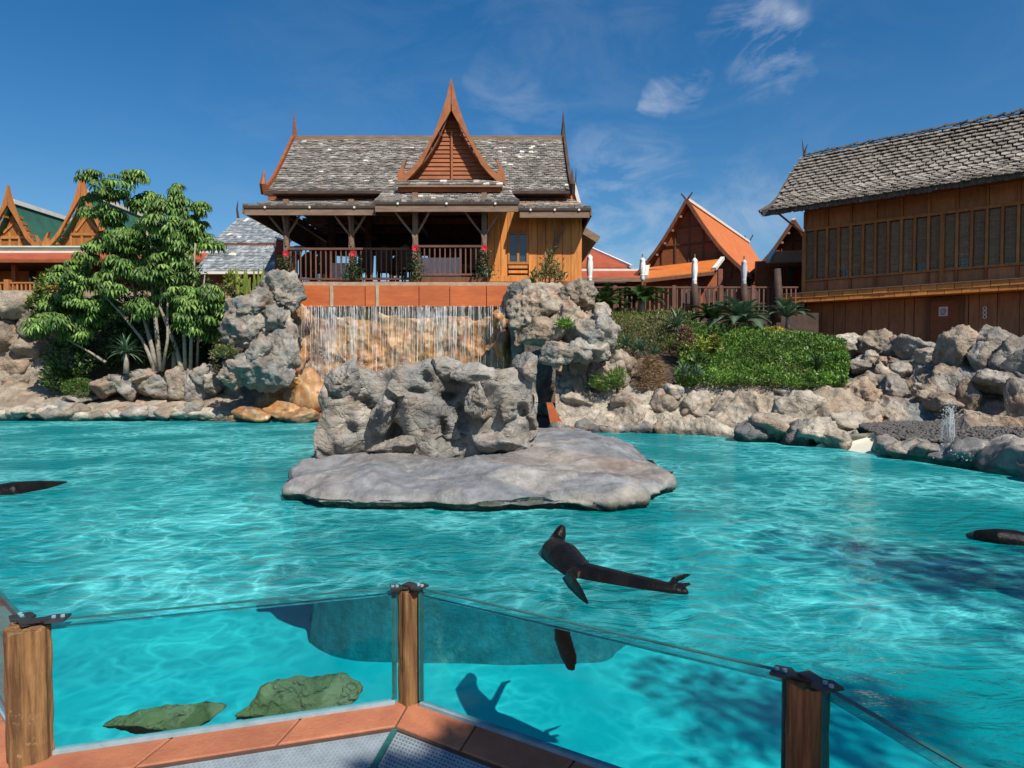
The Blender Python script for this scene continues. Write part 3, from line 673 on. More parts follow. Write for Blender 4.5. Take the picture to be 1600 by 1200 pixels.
# ---------------------------------------------------------------- rock outcrops and shore walls
oc = thing('rock_outcrop', 'grey and brown overhanging rock mass left of the waterfall', 'rock outcrop', W(400, 620, 17.6), 'outcrops beside the waterfall')
for k, (px, py, Y, rx, ry, rz, pal) in enumerate([(440, 462, 18.2, .55, .5, .52, 'grey'), (405, 480, 18.0, .55, .5, .45, 'mixed'), (425, 520, 18.0, .60, .5, .62, 'grey'), (385, 520, 17.8, .48, .45, .55, 'mixed'), (370, 485, 18.1, .25, .3, .3, 'warm'),
        (420, 568, 17.6, .60, .5, .50, 'grey'), (385, 575, 17.4, .60, .5, .32, 'mixed'), (362, 590, 17.3, .42, .4, .25, 'warm'), (445, 548, 17.8, .35, .4, .60, 'grey'), (402, 552, 17.2, .3, .25, .25, 'grey'), (436, 500, 17.7, .3, .3, .3, 'grey'), (452, 592, 17.9, .25, .3, .25, 'orange'),
        (300, 630, 19.3, 1.6, .5, .5, 'dark'), (395, 620, 19.0, 1.2, .3, .8, 'dark')]):
    bl(px, py, Y, rx, ry, rz, 100+k, oc, pal, 5 if rx > .4 else 4, .42, scale=1.7/ max(rx, .35)*.8)
oc = thing('rock_outcrop', 'beige rock mass with dark cave mouth right of the waterfall', 'rock outcrop', W(880, 640, 16), 'outcrops beside the waterfall')
for k, (px, py, Y, rx, ry, rz, pal) in enumerate([(832, 492, 17.0, .48, .5, .58, 'warm'), (865, 468, 17.2, .60, .5, .42, 'warm'), (905, 462, 17.2, .42, .5, .40, 'warm'), (815, 460, 17.6, .26, .35, .28, 'grey'), (850, 520, 16.6, .55, .45, .28, 'warm'), (890, 500, 16.8, .50, .5, .45, 'warm'),
        (872, 548, 16.3, .48, .4, .30, 'mixed'), (918, 525, 16.4, .50, .45, .42, 'grey'), (948, 522, 16.4, .38, .4, .45, 'grey'), (930, 550, 16.2, .50, .4, .22, 'grey'), (943, 486, 17.4, .22, .2, .22, 'pale'), (905, 548, 16.1, .28, .3, .3, 'grey'),
        (900, 600, 17.2, .42, .5, .75, 'mixed'), (905, 590, 16.9, .24, .3, .38, 'warm'), (808, 545, 18.9, .20, .4, 1.2, 'mixed'), (800, 468, 18.7, .20, .3, .35, 'grey'), (940, 590, 17.0, .55, .5, .5, 'mixed'), (905, 630, 16.7, .45, .4, .3, 'pale'),
        (835, 560, 19.2, .9, .3, 1.6, 'dark'), (860, 640, 18.3, .55, .4, .25, 'dark'), (975, 570, 17.0, .28, .3, .30, 'warm')]):
    bl(px, py, Y, rx, ry, rz, 130+k, oc, pal, 5 if rx > .4 else 4, .42, scale=1.5/max(rx, .35)*.8)
m = MB(); p = W(862, 672, 15.6); m.prism([p, p+Vector((.32, 0, .0)), p+Vector((.02, 0, .62)), p+Vector((-.12, 0, .62))], (0, .25, 0)); o = m.build('terracotta_wedge', LEDGE); tagset(o, 'red-brown tapered block at the water just right of the island wall', 'block')
# left shore
ls = thing('shore_rocks', 'low beige and grey stone shore along the far left water edge', 'rock shore', W(200, 650, 18.5))
rows = [[W(-260, 657, 17.8), W(0, 655, 17.9), W(150, 657, 17.9), W(300, 659, 17.8), W(440, 661, 17.4)],
        [W(-260, 647, 17.9), W(0, 646, 18.1), W(150, 645, 18.1), W(300, 647, 18.0), W(440, 650, 17.5)],
        [W(-260, 637, 18.5), W(0, 634, 18.6), W(150, 632, 18.6), W(300, 635, 18.4), W(440, 636, 18.2)],
        [W(-260, 604, 19.8), W(0, 602, 19.9), W(150, 618, 19.4), W(300, 612, 19.3), W(440, 610, 18.9)],
        [W(-260, 585, 21), W(0, 585, 21), W(150, 600, 20.5), W(300, 600, 20.3), W(440, 590, 20)]]
rock_sheet('shore_face', rows, ROCK, ls, 260, 46, .10, 1.1, 71, 'warm', fine=.6)
for k in range(34):
    px = -20+k*14.5+random.uniform(-4, 4); r = random.uniform(.14, .30)
    bl(px, 647+random.uniform(-4, 3)+(4 if px > 300 else 0), 17.85, r*1.4, r, r*.75, 200+k, ls, random.choice(['pale', 'warm', 'grey']) if px < 360 else 'orange', 3, .35)
for k, (px, py, rx, rz) in enumerate([(172, 605, .34, .32), (200, 602, .42, .38), (240, 602, .60, .36), (283, 600, .32, .36), (305, 604, .50, .36), (335, 600, .3, .32), (225, 590, .3, .2), (325, 585, .3, .25), (130, 622, .5, .16)]):
    bl(px, py, 18.9, rx, .4, rz, 240+k, ls, ['warm', 'grey', 'mixed'][k % 3], 4, .4)
lw = thing('rock_wall', 'beige boulder wall under the railing at the left edge', 'rock wall', W(20, 600, 20.5), 'rock walls round the pool')
rows = [[W(-300, 455, 21.6), W(-100, 455, 21.6), W(0, 457, 21.5), W(60, 458, 21.4), W(150, 462, 21.6)],
        [W(-300, 490, 21.2), W(-100, 490, 21.2), W(0, 490, 21.0), W(60, 490, 21.0), W(150, 500, 21.4)],
        [W(-300, 550, 20.6), W(-100, 550, 20.6), W(0, 550, 20.4), W(60, 550, 20.5), W(120, 560, 21.2)],
        [W(-300, 612, 20.0), W(-100, 612, 20.0), W(0, 612, 19.8), W(70, 612, 20.0), W(120, 625, 20.9)]]
rock_sheet('rock_face', rows, ROCK, lw, 200, 90, .32, 1.0, 75, 'warm')
for k, (px, py, rx, rz) in enumerate([(20, 478, .7, .35), (55, 500, .5, .5), (10, 530, .6, .45), (50, 545, .6, .4), (15, 580, .8, .4), (60, 585, .45, .5), (72, 600, .35, .4), (-30, 500, .6, .5), (30, 600, .5, .3)]):
    bl(px, py, 20.6, rx, .5, rz, 260+k, lw, 'warm', 4, .4)
# ochre stone wall seen between tree and outcrop
m = MB(); m.bb((Xp(90, 21.8), 21.9, -.5), (Xp(470, 21.8), 22.2, Zp(455, 21.9))); o = m.build('retaining_wall', STONEM); tagset(o, 'shaded retaining wall behind the tree and left outcrop', 'wall')
# right low wall
rw = thing('rock_wall', 'wrinkled pale rock wall below the green hedge slope', 'rock wall', W(1100, 660, 15.2), 'rock walls round the pool')
rows = [[W(868, 575, 17.3), W(940, 585, 17.0), W(1000, 600, 16.8), W(1080, 604, 16.4), W(1180, 606, 15.8), W(1260, 602, 15.4), W(1345, 595, 15.2)],
        [W(868, 600, 16.8), W(940, 606, 16.6), W(1000, 612, 16.3), W(1080, 614, 15.9), W(1180, 616, 15.3), W(1260, 616, 14.9), W(1345, 615, 14.8)],
        [W(868, 640, 16.2), W(940, 640, 16.0), W(1000, 640, 15.7), W(1080, 640, 15.4), W(1180, 645, 14.7), W(1260, 652, 14.2), W(1345, 655, 14.0)],
        [W(868, 658, 15.7), W(940, 658, 15.5), W(1000, 658, 15.3), W(1080, 660, 15.0), W(1180, 664, 14.2), W(1260, 670, 13.6), W(1345, 676, 13.3)],
        [W(868, 664, 15.3), W(940, 664, 15.2), W(1000, 665, 15.0), W(1080, 667, 14.5), W(1180, 672, 13.8), W(1260, 682, 13.2), W(1345, 688, 12.7)],
        [W(868, 684, 15.1), W(940, 684, 15.0), W(1000, 684, 14.8), W(1080, 686, 14.2), W(1180, 692, 13.6), W(1260, 702, 12.9), W(1345, 708, 12.4)]]
rock_sheet('rock_face', rows, ROCK, rw, 300, 120, .26, 1.5, 77, 'pale')
for k in range(16):
    px = 985+k*22+random.uniform(-7, 7); r = random.uniform(.14, .30)
    bl(px, 620+random.uniform(-8, 22), 16.1-(px-985)*.003, r*1.2, r, r, 300+k, rw, random.choice(['pale', 'warm', 'warm', 'mixed']), 4, .45)
for k in range(20):
    px = 880+k*14+random.uniform(-4, 4); r = random.uniform(.10, .20)
    bl(px, 673+random.uniform(-3, 3), 14.9-max(0, (px-1000))*.003, r*1.5, r, r, 330+k, rw, random.choice(['pale', 'mixed', 'dark', 'orange' if px < 920 else 'warm']), 3, .4)
for k, (px, py, Y, rx, rz, pal) in enumerate([(1175, 672, 13.4, .40, .22, 'dark'), (1215, 668, 13.2, .42, .28, 'warm'), (1250, 678, 12.7, .30, .28, 'dark'), (1280, 676, 12.5, .30, .28, 'pale'), (1300, 684, 12.3, .24, .2, 'pale'), (1238, 640, 13.8, .5, .35, 'pale'), (1300, 640, 13.8, .5, .35, 'warm'), (1325, 660, 13.4, .5, .25, 'pale')]):
    bl(px, py, Y, rx, .35, rz, 360+k, rw, pal, 4, .45)
# right high wall
hw = thing('rock_wall', 'high tumbled boulder wall under the timber building at right', 'rock wall', W(1480, 665, 13), 'rock walls round the pool')
rows = [[W(1270, 530, 19.6), W(1340, 532, 18.6), W(1400, 536, 17.6), W(1470, 532, 16.6), W(1540, 528, 15.6), W(1640, 530, 14.6), W(1800, 530, 13)],
        [W(1290, 560, 18.2), W(1350, 560, 17.4), W(1410, 562, 16.4), W(1470, 562, 15.3), W(1540, 560, 14.4), W(1640, 562, 13.4), W(1800, 562, 12)],
        [W(1310, 600, 16.4), W(1360, 602, 15.8), W(1420, 605, 14.9), W(1480, 606, 14.2), W(1550, 606, 13.6), W(1640, 606, 12.8), W(1800, 606, 11.4)],
        [W(1330, 640, 14.6), W(1370, 642, 14.2), W(1430, 645, 13.8), W(1490, 648, 13.4), W(1560, 650, 12.8), W(1640, 650, 12.2), W(1800, 650, 10.8)],
        [W(1330, 680, 13.4), W(1370, 680, 13.3), W(1430, 682, 13.0), W(1490, 684, 12.6), W(1560, 686, 12.2), W(1640, 688, 11.7), W(1800, 690, 10.4)]]
rock_sheet('rock_face', rows, ROCK, hw, 230, 130, .30, 1.2, 79, 'mixed')
hb_ = [(1335, 545, 18.0, .55, .32, 'pale'), (1375, 545, 17.4, .40, .36, 'warm'), (1403, 545, 17.0, .25, .30, 'warm'), (1430, 545, 16.4, .38, .30, 'grey'), (1362, 562, 16.8, .16, .18, 'pale'), (1376, 565, 16.5, .14, .14, 'warm'), (1392, 565, 16.4, .15, .14, 'warm'),
       (1380, 583, 15.9, .26, .26, 'warm'), (1410, 578, 15.8, .24, .14, 'grey'), (1345, 570, 17, .4, .25, 'grey'), (1365, 600, 15.6, .3, .3, 'warm'), (1455, 555, 15.6, .35, .18, 'pale'),
       (1495, 560, 14.8, .52, .46, 'warm'), (1490, 590, 14.5, .38, .24, 'warm'), (1495, 530, 15.4, .40, .22, 'grey'), (1550, 537, 14.6, .42, .42, 'grey'), (1580, 560, 13.8, .30, .38, 'grey'), (1530, 560, 14.2, .24, .36, 'grey'), (1590, 545, 14.2, .5, .28, 'grey'), (1600, 595, 13.2, .30, .35, 'dark'),
       (1470, 625, 13.7, .36, .18, 'warm'), (1515, 625, 13.4, .18, .36, 'warm'), (1395, 610, 15.0, .28, .26, 'grey'), (1395, 650, 13.8, .22, .22, 'pale'), (1340, 620, 14.8, .4, .35, 'warm'), (1560, 600, 13.4, .42, .24, 'grey'), (1590, 640, 12.6, .18, .45, 'warm'), (1350, 655, 13.6, .4, .25, 'warm'), (1432, 604, 14.4, .08, .08, 'pale'), (1440, 620, 14.2, .12, .12, 'warm'), (1505, 655, 13.0, .16, .12, 'warm'), (1640, 560, 13, .6, .5, 'grey')]
for k, (px, py, Y, rx, rz, pal) in enumerate(hb_):
    bl(px, py, Y, rx, min(rx, .4), rz, 400+k, hw, pal, 5 if rx > .38 else 4, .42, rot=(0, random.uniform(-.3, .3), random.uniform(-.4, .4)))
# pale beach, pebble bed, rim
m = MB(); pts = [W(1285, 702, 12.4)]
bp = [[G(1270, 705, -.12), G(1330, 712, -.12), G(1372, 722, -.15)], [G(1280, 694, .02), G(1335, 694, .03), G(1390, 700, .05)], [G(1320, 684, .12), G(1400, 684, .16), G(1470, 690, .18)], [G(1335, 678, .22), G(1400, 675, .24), G(1500, 678, .25)]]
C = sheet_points(bp, 40, 20); o = npobj('beach', C.reshape(-1, 3), grid_faces(40, 20), PALEC, None, True, kind='structure')
pb = [[G(1395, 686, .17), G(1460, 690, .20), G(1560, 704, .2), G(1760, 735, .2)], [G(1350, 669, .28), G(1450, 668, .28), G(1560, 676, .28), G(1780, 700, .28)], [G(1350, 663, .3), G(1450, 660, .31), G(1560, 664, .31), G(1780, 682, .31)]]
C = sheet_points(pb, 60, 20); npobj('gravel_bed', C.reshape(-1, 3), grid_faces(60, 20), SOIL, None, True, kind='structure')
m = MB(); v0, f0 = ico(1)
Cf = sheet_points(pb, 200, 60)
for k in range(3600):
    p = Cf[random.randrange(200), random.randrange(60)]+np.array([random.uniform(-.05, .05), random.uniform(-.05, .05), .01]); r = np.array([random.uniform(.02, .05), random.uniform(.02, .05), random.uniform(.015, .035)])
    m.add(list(v0*r*(1+.2*rng.standard_normal((len(v0), 1)))+p), f0)
o = m.build('pebbles', PEB, None, True); tagset(o, 'dark grey pebbles on the bed behind the fountain rim', 'pebbles', kind='stuff')
rr = thing('basin_rocks', 'dark wet rock rim around the fountain basin at the right water edge', 'rock rim', G(1480, 715, 0))
for k, (px, py, rx, ry, rz, pal) in enumerate([(1383, 697, .26, .25, .17, 'dark'), (1415, 702, .30, .25, .16, 'mixed'), (1455, 706, .36, .25, .17, 'grey'), (1490, 710, .30, .25, .17, 'dark'), (1520, 712, .30, .28, .20, 'dark'), (1548, 712, .32, .3, .20, 'dark'), (1580, 722, .34, .3, .24, 'dark'), (1615, 728, .35, .3, .24, 'dark'), (1535, 705, .25, .2, .2, 'warm'), (1590, 708, .3, .3, .2, 'grey'), (1660, 740, .4, .4, .3, 'dark'), (1400, 692, .2, .2, .1, 'dark')]):
    c = G(px, py, .10); boulder('boulder', c, (rx, ry, rz), 450+k, ROCKW if pal == 'dark' else ROCK, rr, pal, 4, .35)
# fountain
ft = G(1482, 694, .25)
m = MB()
for k in range(26):
    a = random.uniform(0, 6.28); sp = random.uniform(.005, .055); h = random.uniform(.2, .62)
    pts = [ft+Vector((math.cos(a)*sp*t, math.sin(a)*sp*t, h*(1-(1-t)**2) if t <= 1 else h*(1-(t-1)**2))) for t in np.linspace(0, 1.9, 8)]
    m.tube(pts, [.010*(1-.4*i/7)*random.uniform(.4, 1) for i in range(8)], 5)
for k in range(260):
    p = ft+Vector((random.gauss(0, .045), random.gauss(0, .045), random.uniform(.3, .66))); r = random.uniform(.005, .016); m.box(p, (r, r, r), Euler((k, k*2, k)).to_matrix())
for k in range(160):
    p = ft+Vector((random.gauss(0, .1), -abs(random.gauss(0, .25)), random.uniform(-.2, .03))); r = random.uniform(.006, .02); m.box(p, (r, r, r), Euler((k, k*2, k)).to_matrix())
o = m.build('fountain_jet', FALL, None, True); tagset(o, 'small white water jet rising from the right rock rim', 'fountain', kind='stuff')

# ---------------------------------------------------------------- sea lions
def sealion(name, body, flippers, label, vox=.012):
    m = MB(); m.tube([p for p, r in body], [r for p, r in body], 14)
    for fl in flippers:
        m.tube([p for p, a, b in fl], [(a, b) for p, a, b in fl], 10)
    o = m.build(name, SEALM, None, True); tagset(o, label, 'sea lion')
    md = o.modifiers.new('remesh', 'REMESH'); md.mode = 'VOXEL'; md.voxel_size = vox; md.use_smooth_shade = True
    s_ = o.modifiers.new('smooth', 'SMOOTH'); s_.iterations = 4; s_.factor = .6
    return o
V = Vector
c0 = G(905, 888, 0); tl = G(1048, 916, 0); ax = (tl-c0).normalized(); hd = W(872, 838, 5.55); hd.z = .06
body = [(W(879, 820, 5.62)+V((0, 0, 0)), .020), (W(878, 824, 5.62), .034), (W(876, 831, 5.6), .050), (W(872, 841, 5.6), .062), (W(867, 852, 5.52), .076), (W(866, 862, 5.38)+V((0, 0, -.0)), .112), (W(880, 873, 5.22), .135), (c0+V((0, 0, -.095)), .150), (c0+ax*.2+V((0, 0, -.10)), .142), (c0+ax*.42+V((0, 0, -.082)), .115), (c0+ax*.60+V((0, 0, -.05)), .080), (c0+ax*.72+V((0, 0, -.03)), .050), (c0+ax*.82+V((0, 0, -.02)), .022)]
side = V((ax.y, -ax.x, 0)); side = side if side.y < 0 else -side
f1 = [(c0+side*.03+V((0, 0, -.04)), .07, .05), (G(889, 905, -.02), .075, .03), (G(897, 918, -.02), .075, .024), (G(908, 932, -.025), .06, .018), (G(919, 944, -.03), .02, .01)]
f1b = [(c0+side*.02+V((0, 0, -.12)), .07, .04), (W(876, 965, 5.0), .06, .03), (W(880, 1000, 4.98), .085, .025), (W(888, 1025, 4.98), .085, .02), (W(893, 1048, 4.97), .04, .012)]
f2 = [(c0-side*.05+ax*.02+V((0, 0, -.06)), .05, .03), (G(925, 868, -.09), .045, .018), (G(940, 860, -.06), .02, .010)]
t1f = [(c0+ax*.72-V((0, 0, .01)), .045, .03), (G(1050, 908, .01), .034, .014), (G(1068, 901, .03), .03, .01), (G(1080, 897, .03), .008, .006)]
t2f = [(c0+ax*.72-V((0, 0, .01)), .045, .03), (G(1052, 917, .0), .036, .012), (G(1068, 915, .01), .032, .01), (G(1080, 911, .015), .010, .006)]
sl = sealion('sea_lion', body, [f1, f1b, f2, t1f, t2f], 'black sea lion with raised head swimming in front of the island')
for sx in (-1, 1):
    p = W(872.5+sx*5, 846, 5.53); v_, f_ = ico(2); npobj('eye', v_*.009+np.array(p)-np.array([0, .03, 0]), f_, BLACK, sl)
b3 = [G(1512, 838, -.05), G(1530, 838, .0), G(1555, 841, .0), G(1585, 846, -.02), G(1630, 856, -.05), G(1680, 864, -.06)]
sealion('sea_lion', list(zip(b3, [.03, .06, .085, .10, .09, .05])), [[(b3[3], .06, .04), (G(1590, 862, -.1), .06, .02), (G(1600, 872, -.14), .02, .01)]], 'sea lion back breaking the surface at the right edge of the photo')
b4 = [G(-60, 782, -.1), G(-20, 776, -.06), G(20, 771, -.035), (G(60, 766, -.05)), G(100, 760, -.08), G(122, 756, -.12)]
sealion('sea_lion', list(zip(b4, [.06, .12, .14, .12, .07, .02])), [[(b4[2], .08, .04), (G(40, 790, -.16), .08, .02), (G(60, 800, -.2), .02, .01)]], 'dark sea lion swimming just under the surface at the left edge', .02)
# ================================================================ BUILDINGS
def shingles(name, Sf, nu, nv, mat, parent, palette, lift=.035, jag=.3, seed=0, white=0, skip=None, kind='stuff', off=.01):
    """real overlapping shingles on surface Sf(u,v): u along, v from eave(0) to ridge(1)"""
    r = random.Random(seed); vs = []; fs = []; cs = []
    for j in range(nv):
        v0 = j/nv; v1 = (j+1.35)/nv; o = r.random()
        for i in range(-1, nu+1):
            u0 = max(0, (i+(.5 if j % 2 else 0))/nu+r.uniform(-.1, .1)/nu); u1 = min(1, (i+1+(.5 if j % 2 else 0))/nu-.06/nu)
            if u1-u0 < .15/nu: continue
            if skip and skip((u0+u1)/2, v0): continue
            va = max(0, v0-r.uniform(0, jag)/nv*.4); vb = min(1, v1)
            a, b, c, d = Sf(u0, va), Sf(u1, va), Sf(u1, vb), Sf(u0, vb)
            n = (b-a).cross(d-a).normalized()
            if n.z < 0: n = -n
            h = lift*r.uniform(.7, 1.5)
            k = len(vs); vs += [a+n*(h+off), b+n*(h+off), c+n*off, d+n*off, a-n*.01, b-n*.01]
            fs += [(k, k+1, k+2, k+3), (k, k+4, k+5, k+1), (k, k+3, k+4), (k+1, k+5, k+2)]
            col = r.choice(palette); g = r.uniform(.88, 1.12)*(.78+.44*o); col = tuple(x*g for x in col)
            if r.random() < (white((u0+u1)/2, v0) if callable(white) else white): col = (.62, .58, .52)
            cs += [col]*6
    return npobj(name, np.array([tuple(x) for x in vs]), fs, mat, parent, False, np.array(cs), kind)
def surf_mesh(name, Sf, nu, nv, mat, parent, thick=.0, smooth=False):
    vs = [Sf(i/nu, j/nv) for i in range(nu+1) for j in range(nv+1)]
    fs = grid_faces(nu+1, nv+1)
    if thick:
        n0 = len(vs); vs += [v-Vector((0, 0, thick)) for v in vs]; fs += [tuple(x+n0 for x in f[::-1]) for f in fs]
        J = nv+1
        for i in range(nu):
            for j in (0, nv): a = i*J+j; b = a+J; fs.append((a, b, b+n0, a+n0))
        for j in range(nv):
            for i in (0, nu): a = i*J+j; b = a+1; fs.append((a, b, b+n0, a+n0))
    return npobj(name, np.array([tuple(v) for v in vs]), fs, mat, parent, smooth)
DGREY = [(.23, .215, .195), (.18, .17, .155), (.29, .27, .245), (.16, .145, .13), (.25, .22, .19)]
def lerp(a, b, t): return a+(b-a)*t
def gable_outline(cx, cy, s, inner=False):
    """half outline of a thai bargeboard in px units about its apex, right side mirrored"""
    outer = [(0, 0), (4, 14), (7, 28), (12, 45), (19, 65), (27, 86), (37, 105), (50, 126), (63, 143), (72, 149), (75, 140), (69, 127), (79, 139), (84, 150), (84, 166)]
    inn = [(74, 164), (58, 148), (46, 134), (30, 102), (13, 72), (1, 51)]
    return outer, inn
def bargeboard(name, parent, cx, apexpx, apexpy, Y, k, mat, th=.12):
    outer, inn = gable_outline(0, 0, 1)
    m = MB(); q = lambda dx, dy: W(apexpx+dx*k, apexpy+dy*k, Y)
    for sg in (-1, 1):
        # strips between outer and inner curve
        o_ = outer[:10]; i_ = [(1, 51), (1, 51), (4, 57), (9, 66), (13, 72), (21, 86), (30, 102), (46, 134), (58, 148), (74, 164)]
        for a in range(9):
            P4 = [q(sg*o_[a][0], o_[a][1]), q(sg*o_[a+1][0], o_[a+1][1]), q(sg*i_[a+1][0], i_[a+1][1]), q(sg*i_[a][0], i_[a][1])]
            if (P4[2]-P4[3]).length < .01: P4 = P4[:3]
            m.prism(P4, (0, th, 0))
        m.prism([q(sg*x, y) for x, y in [(72, 149), (74, 164), (84, 166), (84, 150)]], (0, th, 0))
        m.prism([q(sg*x, y) for x, y in [(84, 150), (79, 139), (70, 126), (74, 140), (72, 149)]], (0, th, 0))
    return m.build(name, mat, parent)
pav = thing('thai_pavilion', 'large central open timber pavilion with grey shingle roof and tall spired gable dormer', 'pavilion', (-3, 22, 3.8))
# roofs
XL, XR = -7.55, 1.78; YR, ZR = 24.0, 9.24; YE, ZE = 21.4, 6.78
prof_ = [(0, 0), (.12, .07), (.3, .24), (.5, .46), (.7, .68), (.85, .85), (1, 1)]
def curve(v):
    for (a, b), (c, d) in zip(prof_[:-1], prof_[1:]):
        if v <= c: return b+(d-b)*(v-a)/(c-a)
    return 1
def mainroof(u, v, side=1):
    fl = .28*(1-v)**2.5
    x = lerp(XL-fl*.5, XR+fl*.3, u); y = YR-side*(YR-YE)*(1-v); return Vector((x, y, lerp(ZE, ZR, curve(v))))
surf_mesh('roof', mainroof, 2, 12, WOOD_D, pav, .1); surf_mesh('roof', lambda u, v: mainroof(u, v, -1), 2, 12, WOOD_D, pav, .1)
def wht(u, v):
    if u > .68: return .06 if .3 < v < .95 and u < .98 else .02
    return .06 if v > .9 and u < .2 else .015
shingles('roof_shingles', mainroof, 62, 32, SHG, pav, DGREY, .03, 1.2, 1, wht)
ibeam('ridge_cap', WOOD_G, (XL, YR, ZR+.05), (XR, YR, ZR+.05), .12, .14, pav)
m = MB(); nP = 16
for side, X0, nm in ((0, XL-.03, 'l'), (1, XR+.03, 'r')):
    m = MB(); pts = [mainroof(side, v/nP) for v in range(nP+1)]
    for a, b in zip(pts[:-1], pts[1:]):
        a = Vector((a.x+(-.04 if side == 0 else .04), a.y-.02, a.z+.03)); b = Vector((b.x+(-.04 if side == 0 else .04), b.y-.02, b.z+.03)); m.beam(a, b, .09, .22)
        m.beam(Vector((a.x, 2*YR-a.y, a.z)), Vector((b.x, 2*YR-b.y, b.z)), .09, .22)
    top = Vector((pts[-1].x, YR, ZR)); m.tube([top+Vector((0, 0, -.2)), top+Vector((0, 0, .3)), top+Vector((0, -.04, .62)), top+Vector((-.01, -.05, .95))], [.10, .07, .035, .008], 6)
    bt = Vector((pts[0].x, YE, ZE)); m.tube([bt+Vector((0, 0, -.05)), bt+Vector((0, -.15, .22)), bt+Vector((0, -.1, .45)), bt+Vector((0, 0, .72))], [.11, .10, .05, .01], 6)
    m.build('bargeboard', WOOD_R if side == 0 else WOOD_D, pav)
# gable end triangles
for X in (XL+.25, XR-.25):
    m = MB(); m.prism([(X, YE+.3, ZE), (X, 2*YR-YE-.3, ZE), (X, YR, ZR-.2)], (.06, 0, 0)); m.build('gable_panel', WOOD_R, pav)
# fascia band under the main roof
ibb('fascia', WOOD_R, (XL-.05, YE+.02, ZE-.22), (XR+.05, YE+.10, ZE-.01), pav)
# skirt roofs
def skirt(name, x0t, x1t, yt, zt, x0b, x1b, yb, zb, n, wh, seed):
    S = lambda u, v: Vector((lerp(lerp(x0b, x0t, v), lerp(x1b, x1t, v), u), lerp(yb, yt, v), lerp(zb, zt, v)-.05*math.sin(v*math.pi)))
    surf_mesh(name, S, 1, 4, WOOD_D, pav, .07)
    shingles(name+'_shingles', S, n, 6, SHG, pav, DGREY+[(.33, .30, .26)], .035, .8, seed, wh*.5)
    ibeam('eave_board', WOOD_G, (x0b+.04, yb+.06, zb-.16), (x1b-.04, yb+.06, zb-.16), .05, .22, pav)
    m = MB()
    for k in range(3):
        x = lerp(x0b, x1b, (k+.5)/3); m.tube([(x, yb-.01, zb-.05), (x, yb+.02, zb-.05)], .035, 6)
    m.build('eave_boss', WHITE, pav)
skirt('skirt_roof', -7.45, -2.9, YE, 6.55, Xp(382, 20), Xp(590, 20), 20.0, Zp(321, 20), 24, .05, 3)
skirt('porch_roof', Xp(600, 20.9), Xp(798, 20.9), 20.9, Zp(298, 20.9), Xp(585, 19.2), Xp(812, 19.2), 19.2, Zp(315, 19.2), 26, .05, 4)
skirt('skirt_roof', .1, 1.9, YE, 6.55, Xp(810, 20), Xp(923, 20), 20.0, Zp(325, 20), 13, .08, 5)
# side skirts and back skirts (soffits seen from below)
xl0 = Xp(382, 20); xr0 = Xp(923, 20); zb = Zp(321, 20)
for a, b, c, d in (((xl0, 20, zb), (-7.45, YE, 6.55), (-7.45, 26.6, 6.55), (xl0, 28, zb)), ((xr0, 20, Zp(325, 20)), (1.9, YE, 6.55), (1.9, 26.6, 6.55), (xr0, 28, Zp(325, 20))), ((xl0, 28, zb), (-7.45, 26.6, 6.55), (1.9, 26.6, 6.55), (xr0, 28, zb))):
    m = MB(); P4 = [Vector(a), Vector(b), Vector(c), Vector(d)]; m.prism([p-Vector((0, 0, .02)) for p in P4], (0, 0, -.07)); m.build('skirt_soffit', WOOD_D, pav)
    m = MB(); m.beam(P4[0]+Vector((0, 0, -.14)), P4[3]+Vector((0, 0, -.14)), .05, .16); m.build('eave_board', WOOD_G, pav)
# interior ceiling with rafters
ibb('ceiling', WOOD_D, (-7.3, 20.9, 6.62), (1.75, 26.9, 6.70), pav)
for k in range(9): ibeam('rafter', WOOD_B, (-7.2+k*1.1, 20.3, 5.97), (-7.2+k*1.1, 21.3, 6.32), .07, .1, pav)
for yb in (21.6, 22.6, 24, 25.6): ibeam('ceiling_beam', WOOD_B, (-7.3, yb, 6.42), (-.75, yb, 6.42), .12, .2, pav)
for X in (-7.2, -5.2, -3.1, -.9): ibeam('ceiling_beam', WOOD_B, (X, 21.3, 6.25), (X, 27, 6.25), .12, .18, pav)
ibb('shade_panel', WOOD_D, (-7.2, 26.7, 5.75), (1.7, 26.8, 6.6), pav)  # dark board hung from the ceiling, added to darken the interior
ibb('shade_screen', WOOD_D, (-3.0, 24.5, 4.9), (-.8, 24.6, 6.6), pav)  # dark screen added so the porch bay stays dim inside
# posts and braces
def pillar(x, y, z0, z1, wd, mat): return ibb('post', mat, (x-wd/2, y-wd/2, z0), (x+wd/2, y+wd/2, z1), pav)
ZF = Zp(440, 20.4)
for px, Y in ((450, 20.55), (551, 20.55), (650, 19.75), (757, 19.75)):
    x = Xp(px, Y); pillar(x, Y, ZF, 6.35, .15, WOOD_G)
    for dx in ((-.5, -.3), (.0, -.42), (.5, -.2)) if px < 600 else ((-.55, -.3), (.45, -.3)):
        m = MB(); z0 = Zp(372, Y)+.0; pts = [Vector((x, Y-.08, z0-.25)), Vector((x+dx[0]*.12, Y+dx[1]*.25, z0+.1)), Vector((x+dx[0]*.6, Y+dx[1]*.6, z0+.42)), Vector((x+dx[0], Y+dx[1], z0+.72))]
        m.tube(pts, .035, 5); m.build('brace', WOOD_G, pav)
for px, Y in ((490, 26.5), (577, 26.5), (655, 26.5), (735, 26.5), (577, 23.5), (520, 23.5)):
    pillar(Xp(px, Y), Y, ZF, 6.5, .2, WOOD_D)
